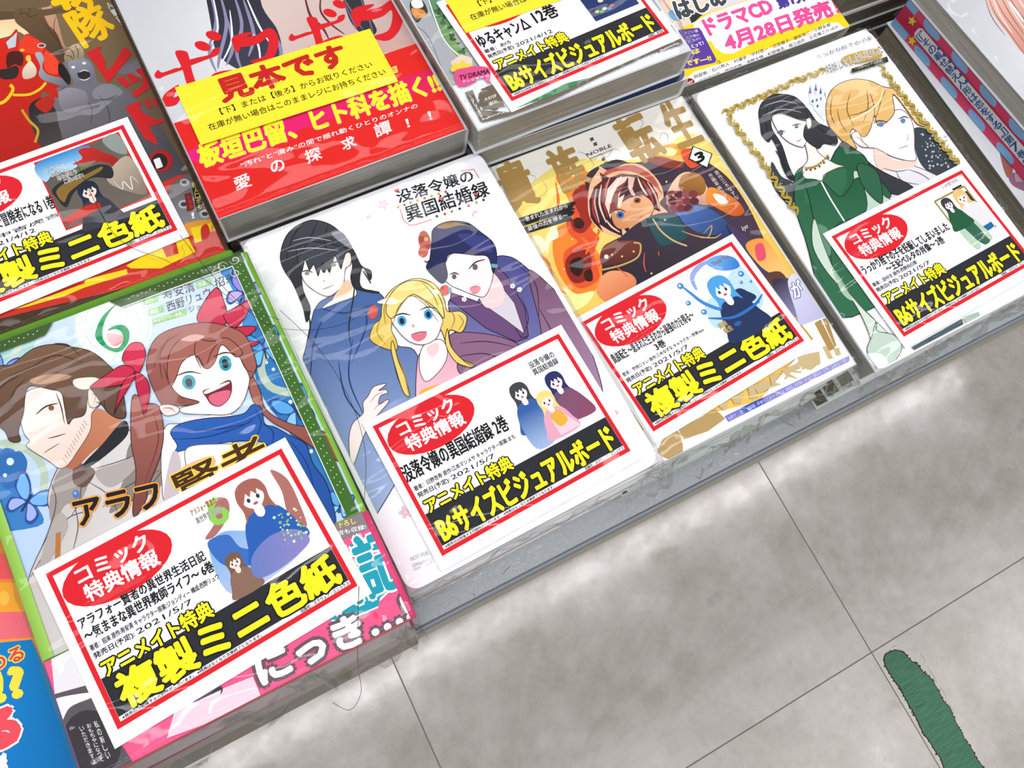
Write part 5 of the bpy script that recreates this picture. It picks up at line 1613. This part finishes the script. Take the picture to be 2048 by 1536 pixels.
def pic_C(I, P):
    I.rect_('#eef6fc', *P(54, 43.5), *P(94, 3))
    W_ = lambda s: ' '.join('%f,%f' % P(*map(float, a.split(','))) for a in s.split())
    I.p('#bfe0f2', W_('62,24 72,20 84,16 93,12 93.5,34 84,40 70,38 60,36'), 1)
    for k in range(60):
        I.e('#eaf6fc', *P(80 + (k % 8) * 1.6, 12 + (k // 8) * 2.6), .38, n=8)
    I.l('#3f86d4', W_('58,8 60,14 63,22 70,30 80,34 90,36'), 1.8)
    I.l('#9aa8e0', W_('64,14 66,7 74,3.5 82,4'), 2.6)
    I.p('#6fb2ec', W_('78,3.2 86,3.2 93,8 93,14 86,13 80,9'), 1, '#3a7cd0', (P(82, 4), P(90, 14)))
    I.t('Thank You', P(80, 7.2), P(91, 7.2), P(80, 5), '#a05a30', 0.02)
    for x, y, r in ((57.5, 8, 1.7), (55.6, 18, 1.3), (60, 26, 1.5), (91, 18, 1.6), (88, 22, .9), (93, 24, .8)):
        I.e('#3f86d4', *P(x, y), r)
        I.e('#d4ecfa', *P(x - .3, y - .3), r * .45)
    I.p('#24345c', W_('74,26 84,24 88,28 90,33 80,34 74,32'), 1)
    mini(I, P, 76, 20, 5.4, '#4fa2e2', '#fbf3f2', '#24345c')
    I.l('#2f6fc0', W_('60,30 72,36 86,36 94,33'), 1.6)
    I.t('貴族', P(62, 38), P(67, 38), P(62, 35), '#c9a860', 0.03)
    I.t('転生', P(63, 41.5), P(68, 41.5), P(63, 38.5), '#c9a860', 0.03)
    I.e('#2f5fa0', *P(72, 40), 2.2, 1.2)


def pic_D(I, P):
    W_ = lambda s: ' '.join('%f,%f' % P(*map(float, a.split(','))) for a in s.split())
    I.rect_('#fbfbfb', *P(68, 43), *P(94, 6))
    I.t('うっかり陛下の子を', P(79, 5), P(91, 5), P(79, 2.8), '#5a6a94', 0.0)
    I.p('#222', W_('84,7.2 91,7.2 91,8.4 84,8.4'), 0)
    for q in ('69,9 92,9', '92,9 92,38', '69,9 69,30'):
        I.l('#9c8434', W_(q), 1.0, 0, 0)
    I.p('#2c3040', W_('86,12 91.5,12 91.5,26 88,24'), 0)
    I.p('#eeeef2', W_('80,18 92,20 92,37 84,34'), 1)
    I.p('#1f6aa8', W_('84,30 91.6,30 91.6,37 86,37.6'), 0)
    I.p('#e0c44a', W_('83,26 91.6,28 91.6,31 84,29'), 1)
    mini(I, P, 85.5, 14, 3.7, '#ebc27c', '#fbf4f3', '#e8e6ea')
    I.p('#2c5a44', W_('72,19 78,18 82,26 83,36 84,42 78,43 74,32'), 1, '#3a6a54', (P(74, 20), P(80, 42)))
    I.p('#b9d4bf', W_('71,24 74,30 76,42 72,43.4 70,34'), 1)
    I.p('#b9d4bf', W_('80,22 84,30 86,41 83,42 82,32'), 1)
    mini(I, P, 75, 14, 3.0, '#3a3a40', '#fbf2ee', '#1f5b3c')


def pic_F(I, P):
    I.rect_('#1d3058', *P(66, 42), *P(94, 0.5), col2='#2a3f70', g=(P(66, 2), P(94, 42)))
    for k in range(30):
        random.seed(k * 3)
        I.e(random.choice(['#c9484a', '#e9e4dc', '#5f8cc0', '#d8b04a', '#7f9c54']), *P(random.uniform(74, 92), random.uniform(2, 34)), random.uniform(.7, 2.0), random.uniform(.8, 2.2))
    for k in range(5):
        I.e(['#e8c22a', '#5fae5a', '#e9e4dc', '#5f8cc0', '#d9604a'][k], *P(70 + k * 2.4, 37 + (k % 2)), 1.3, .9)


def pic_Y(I, P):
    W_ = lambda s: ' '.join('%f,%f' % P(*map(float, a.split(','))) for a in s.split())
    I.rect_('#d4252c', *P(53.5, 43.5), *P(94.5, 3))
    I.rect_('#5d5850', *P(54.3, 42.7), *P(93.7, 3.8), col2='#6e655c', g=(P(54, 4), P(90, 40)))
    I.p('#3a8fd0', W_('54.4,4 78,4 76,9 68,14 60,12 54.4,15'), 1, '#a9d4ee', (P(60, 4), P(60, 14)))
    I.p('#8f9a94', W_('86,4 93.6,4 93.6,16 88,12'), 1)
    I.p('#c42820', W_('74,5 80,6 84,11 88,16 90,26 86,26 84,18 78,14 72,13 69,11 74,10'), 1, '#8e1c18', (P(76, 6), P(88, 24)))
    I.p('#6a7a44', W_('66,16 72,14 78,16 80,20 72,22 66,20'), 1)
    I.p('#b8a998', W_('82,22 93.6,18 93.6,40 86,36 80,28'), 1, '#8c7a6c', (P(84, 22), P(92, 38)))
    I.p('#2a2a2c', W_('56,20 66,17 78,16 84,20 82,26 74,22 64,26 58,32 56,26'), 1)
    I.p('#8a6a30', W_('57,22 64,19 72,19 80,18 79,20 70,22 62,25 58,29'), 1)
    mini(I, P, 70, 28, 3.8, '#1c2a3c', '#f4ddd0', '#3a3a44')
    for k, s_ in enumerate(('アニメイトで', 'お買い上げ', 'ありがとう', 'ございます!!')):
        I.t(s_, P(56 + k * 2, 11 + k * 3), P(65 + k * 2, 11 + k * 3), P(56 + k * 2, 8.4 + k * 3), '#1a1a1a', 0.01, '#ffffff', 0.05)
    I.p('#c42820', W_('55,37 66,35 72,36 72,39 60,41 55,41'), 0)
    I.l('#e9e9e9', W_('82,28 84,34 86,30 88,36 90,29 92,34'), .5)


card(-0.337, -0.1076, 0.0902, 4.9, 'bonus card picturing a red-haired figure, lying on the green-edged comic numbered 6',
     (('アラフォー賢者の異世界生活日記', 3, 53, 21.5, 25.8), ('〜気ままな異世界教師ライフ〜 6巻', 3, 54, 26.6, 31.2)), '著者：招来 原作:寿安清 キャラクター原案:ジョンディー 構成:西野リュウ', '複製ミニ色紙', pic_A)
card(-0.3530, 0.0290, 0.0957, 2.8, 'bonus card picturing three robed figures, lying on the white board comic',
     (('没落令嬢の異国結婚録 2巻', 1.8, 54, 22.0, 30.0),), '著者：日野杏寿 原作:江本マシメサ キャラクター原案:まち', 'B6サイズビジュアルボード', pic_B)
card(-0.368, 0.1454, 0.1053, 4.6, 'bonus card picturing a blue-haired figure in water, on the gold-titled comic numbered 3',
     (('貴族転生 〜恵まれた生まれから最強の力を得る〜', 3, 54, 21.6, 26.8), ('3巻', 26, 32, 27.4, 31.6)), '著者：草嶋ひすい 原作:三木なずな キャラクター原案:kyo', '複製ミニ色紙', pic_C)
card(-0.3625, 0.2930, 0.0918, 2.6, 'bonus card picturing a woman in green and a blond man, on the gold-framed comic',
     (('うっかり陛下の子を妊娠してしまいました', 3, 66, 21.6, 27.0), ('〜王妃ベルタの肖像〜 2巻', 16, 58, 27.4, 31.9)), '著者：田中文 原作:西野向日葵', 'B6サイズビジュアルボード', pic_D, tsize=0.62)
thF = math.radians(4.4)
card(-0.331, 0.1561 - 0.065 * math.sin(thF), 0.2129 + 0.065 * math.cos(thF), 4.4, 'bonus card with a dark blue night picture, half under a yellow note',
     (('ゆるキャン△', 3, 33, 23.5, 31.5), ('12巻', 37, 51, 21.5, 30.5)), '著者：あfろ', 'B6サイズビジュアルボード', pic_F, '2021/4/12', pub='出版社：芳文社', tsize=0.3)
thY = math.radians(3.2)
card(-0.358, -0.0138 - 0.098 * math.cos(thY) - 0.065 * math.sin(thY), 0.2241 - 0.098 * math.sin(thY) + 0.065 * math.cos(thY), 3.2, 'bonus card picturing a pirate-hatted figure, on the brown and red comic at the upper left',
     (('戦隊レッド 異世界で冒険者になる 1巻', 2, 54, 22.5, 30),), '著者：中吉虎吉', '複製ミニ色紙', pic_Y, '2021/4/12')

# ---------------------------------------------------------------- clear shrink film
film(A, 0.1295, 0.177, 0.0145, seed=1, z0=0.0024, front=0.030, flare=0.010)
film(B, 0.128, 0.182, 0.0145, seed=2, z0=0.0024, front=0.022, flare=0.006)
film(Cb, 0.128, 0.1795, 0.016, seed=3, z0=0.0024, front=0.030, flare=0.009)
film(D, 0.1295, 0.1833, 0.0165, seed=4, z0=0.0024, front=0.030, flare=0.007)
film(E_, 0.128, 0.182, 0.022, seed=5, z0=0.0020, front=0.020, flare=0.002)
film(Fb, 0.1282, 0.182, 0.020, seed=6, z0=0.0028, front=0.018, flare=0.002)
film(Y, 0.128, 0.182, 0.0145, seed=7, z0=0.0024, front=0.006, flare=0.001, drop=0.008)
film(H2, 0.128, 0.182, 0.0323, seed=8, z0=0.0006, front=0.02, flare=0.002, side=0.030)

def flap(root, px, relz, w, h, rot, seed, amp=0.004):
    c = ray(px[0], px[1], CAMH + relz)
    inv = Matrix.LocRotScale(root.location, root.rotation_euler, None).inverted()
    nu, nv = 30, 16
    v, f = [], []
    cr_, sr_ = math.cos(rot), math.sin(rot)
    for j in range(nv + 1):
        for i in range(nu + 1):
            a, b = (i / nu - .5) * w, (j / nv - .5) * h
            n1 = noise.noise(Vector((a * 90 + seed, b * 160, seed)))
            n2 = noise.noise(Vector((a * 260, b * 300 + seed, 1.7)))
            k = 1 - .5 * abs(2 * i / nu - 1) ** 3
            b2_ = b * k * (1 + .4 * n1)
            z = max(c.z + amp * n1 + amp * .5 * n2, SHELF_Z + 0.0008)
            v.append(inv @ Vector((c.x + a * cr_ - b2_ * sr_, c.y + a * sr_ + b2_ * cr_, z)))
    for j in range(nv):
        for i in range(nu):
            q = j * (nu + 1) + i
            f.append((q, q + 1, q + nu + 2, q + nu + 1))
    return link('film_flap', mesh('film_flap', v, f), M_FILM, root, True)


flap(Cb, (1300, 985), -0.421, 0.042, 0.012, 0.15, 3.1)
flap(Cb, (1500, 890), -0.421, 0.060, 0.007, 0.02, 5.2, 0.0025)
flap(Cb, (1640, 815), -0.418, 0.050, 0.009, 0.05, 7.7, 0.003)
flap(B, (1020, 1130), -0.420, 0.055, 0.006, 0.0, 9.4, 0.002)
flap(D, (1850, 715), -0.415, 0.070, 0.008, 0.0, 2.4, 0.003)

# ---------------------------------------------------------------- loose black hairs
M_HAIR = mat('dark_hair', '#1c1814', 0.4)
def hair(pts, relz, label, r=0.00011):
    P = []
    for x, y, z in pts:
        P.append(ray(x, y, CAMH + z))
    Q = []
    n = len(P)
    for i in range(n - 1):
        a, b, c, d = P[max(0, i - 1)], P[i], P[i + 1], P[min(n - 1, i + 2)]
        for s in range(8):
            t = s / 8
            Q.append(0.5 * (2 * b + (c - a) * t + (2 * a - 5 * b + 4 * c - d) * t * t + (3 * b - a - 3 * c + d) * t ** 3))
    Q.append(P[-1])
    base = Q[0].copy()
    v, f = [], []
    for i, q in enumerate(Q):
        dq = (Q[min(i + 1, len(Q) - 1)] - Q[max(i - 1, 0)]).normalized()
        s = dq.cross(Vector((0, 0, 1))).normalized()
        u = s.cross(dq)
        for k in range(4):
            a = math.pi / 2 * k
            v.append(q - base + s * r * math.cos(a) + u * r * math.sin(a))
    for i in range(len(Q) - 1):
        for k in range(4):
            a, b = i * 4 + k, i * 4 + (k + 1) % 4
            f.append((a, b, b + 4, a + 4))
    o = link('loose_hair', mesh('loose_hair', v, f), M_HAIR, None, True, base)
    o['label'] = label
    o['category'] = 'hair'
hair([(150, 320, -.3545), (230, 470, -.3545), (330, 520, -.3545), (410, 560, -.333), (480, 610, -.333), (560, 640, -.333)], 0, 'thin black hair curving from the upper left card over the comic numbered 6')
hair([(360, 470, -.3545), (420, 545, -.333), (520, 640, -.333), (600, 660, -.349), (680, 650, -.349), (740, 620, -.349)], 0, 'thin black hair lying across the gap onto the white board comic')
hair([(560, 620, -.349), (640, 700, -.349), (700, 800, -.349), (730, 900, -.349), (728, 1010, -.346), (720, 1120, -.340), (716, 1240, -.334), (716, 1330, -.36), (722, 1385, -.40), (700, 1420, -.42), (665, 1405, -.42)], 0, 'long thin black hair hanging down between the two front left stacks')
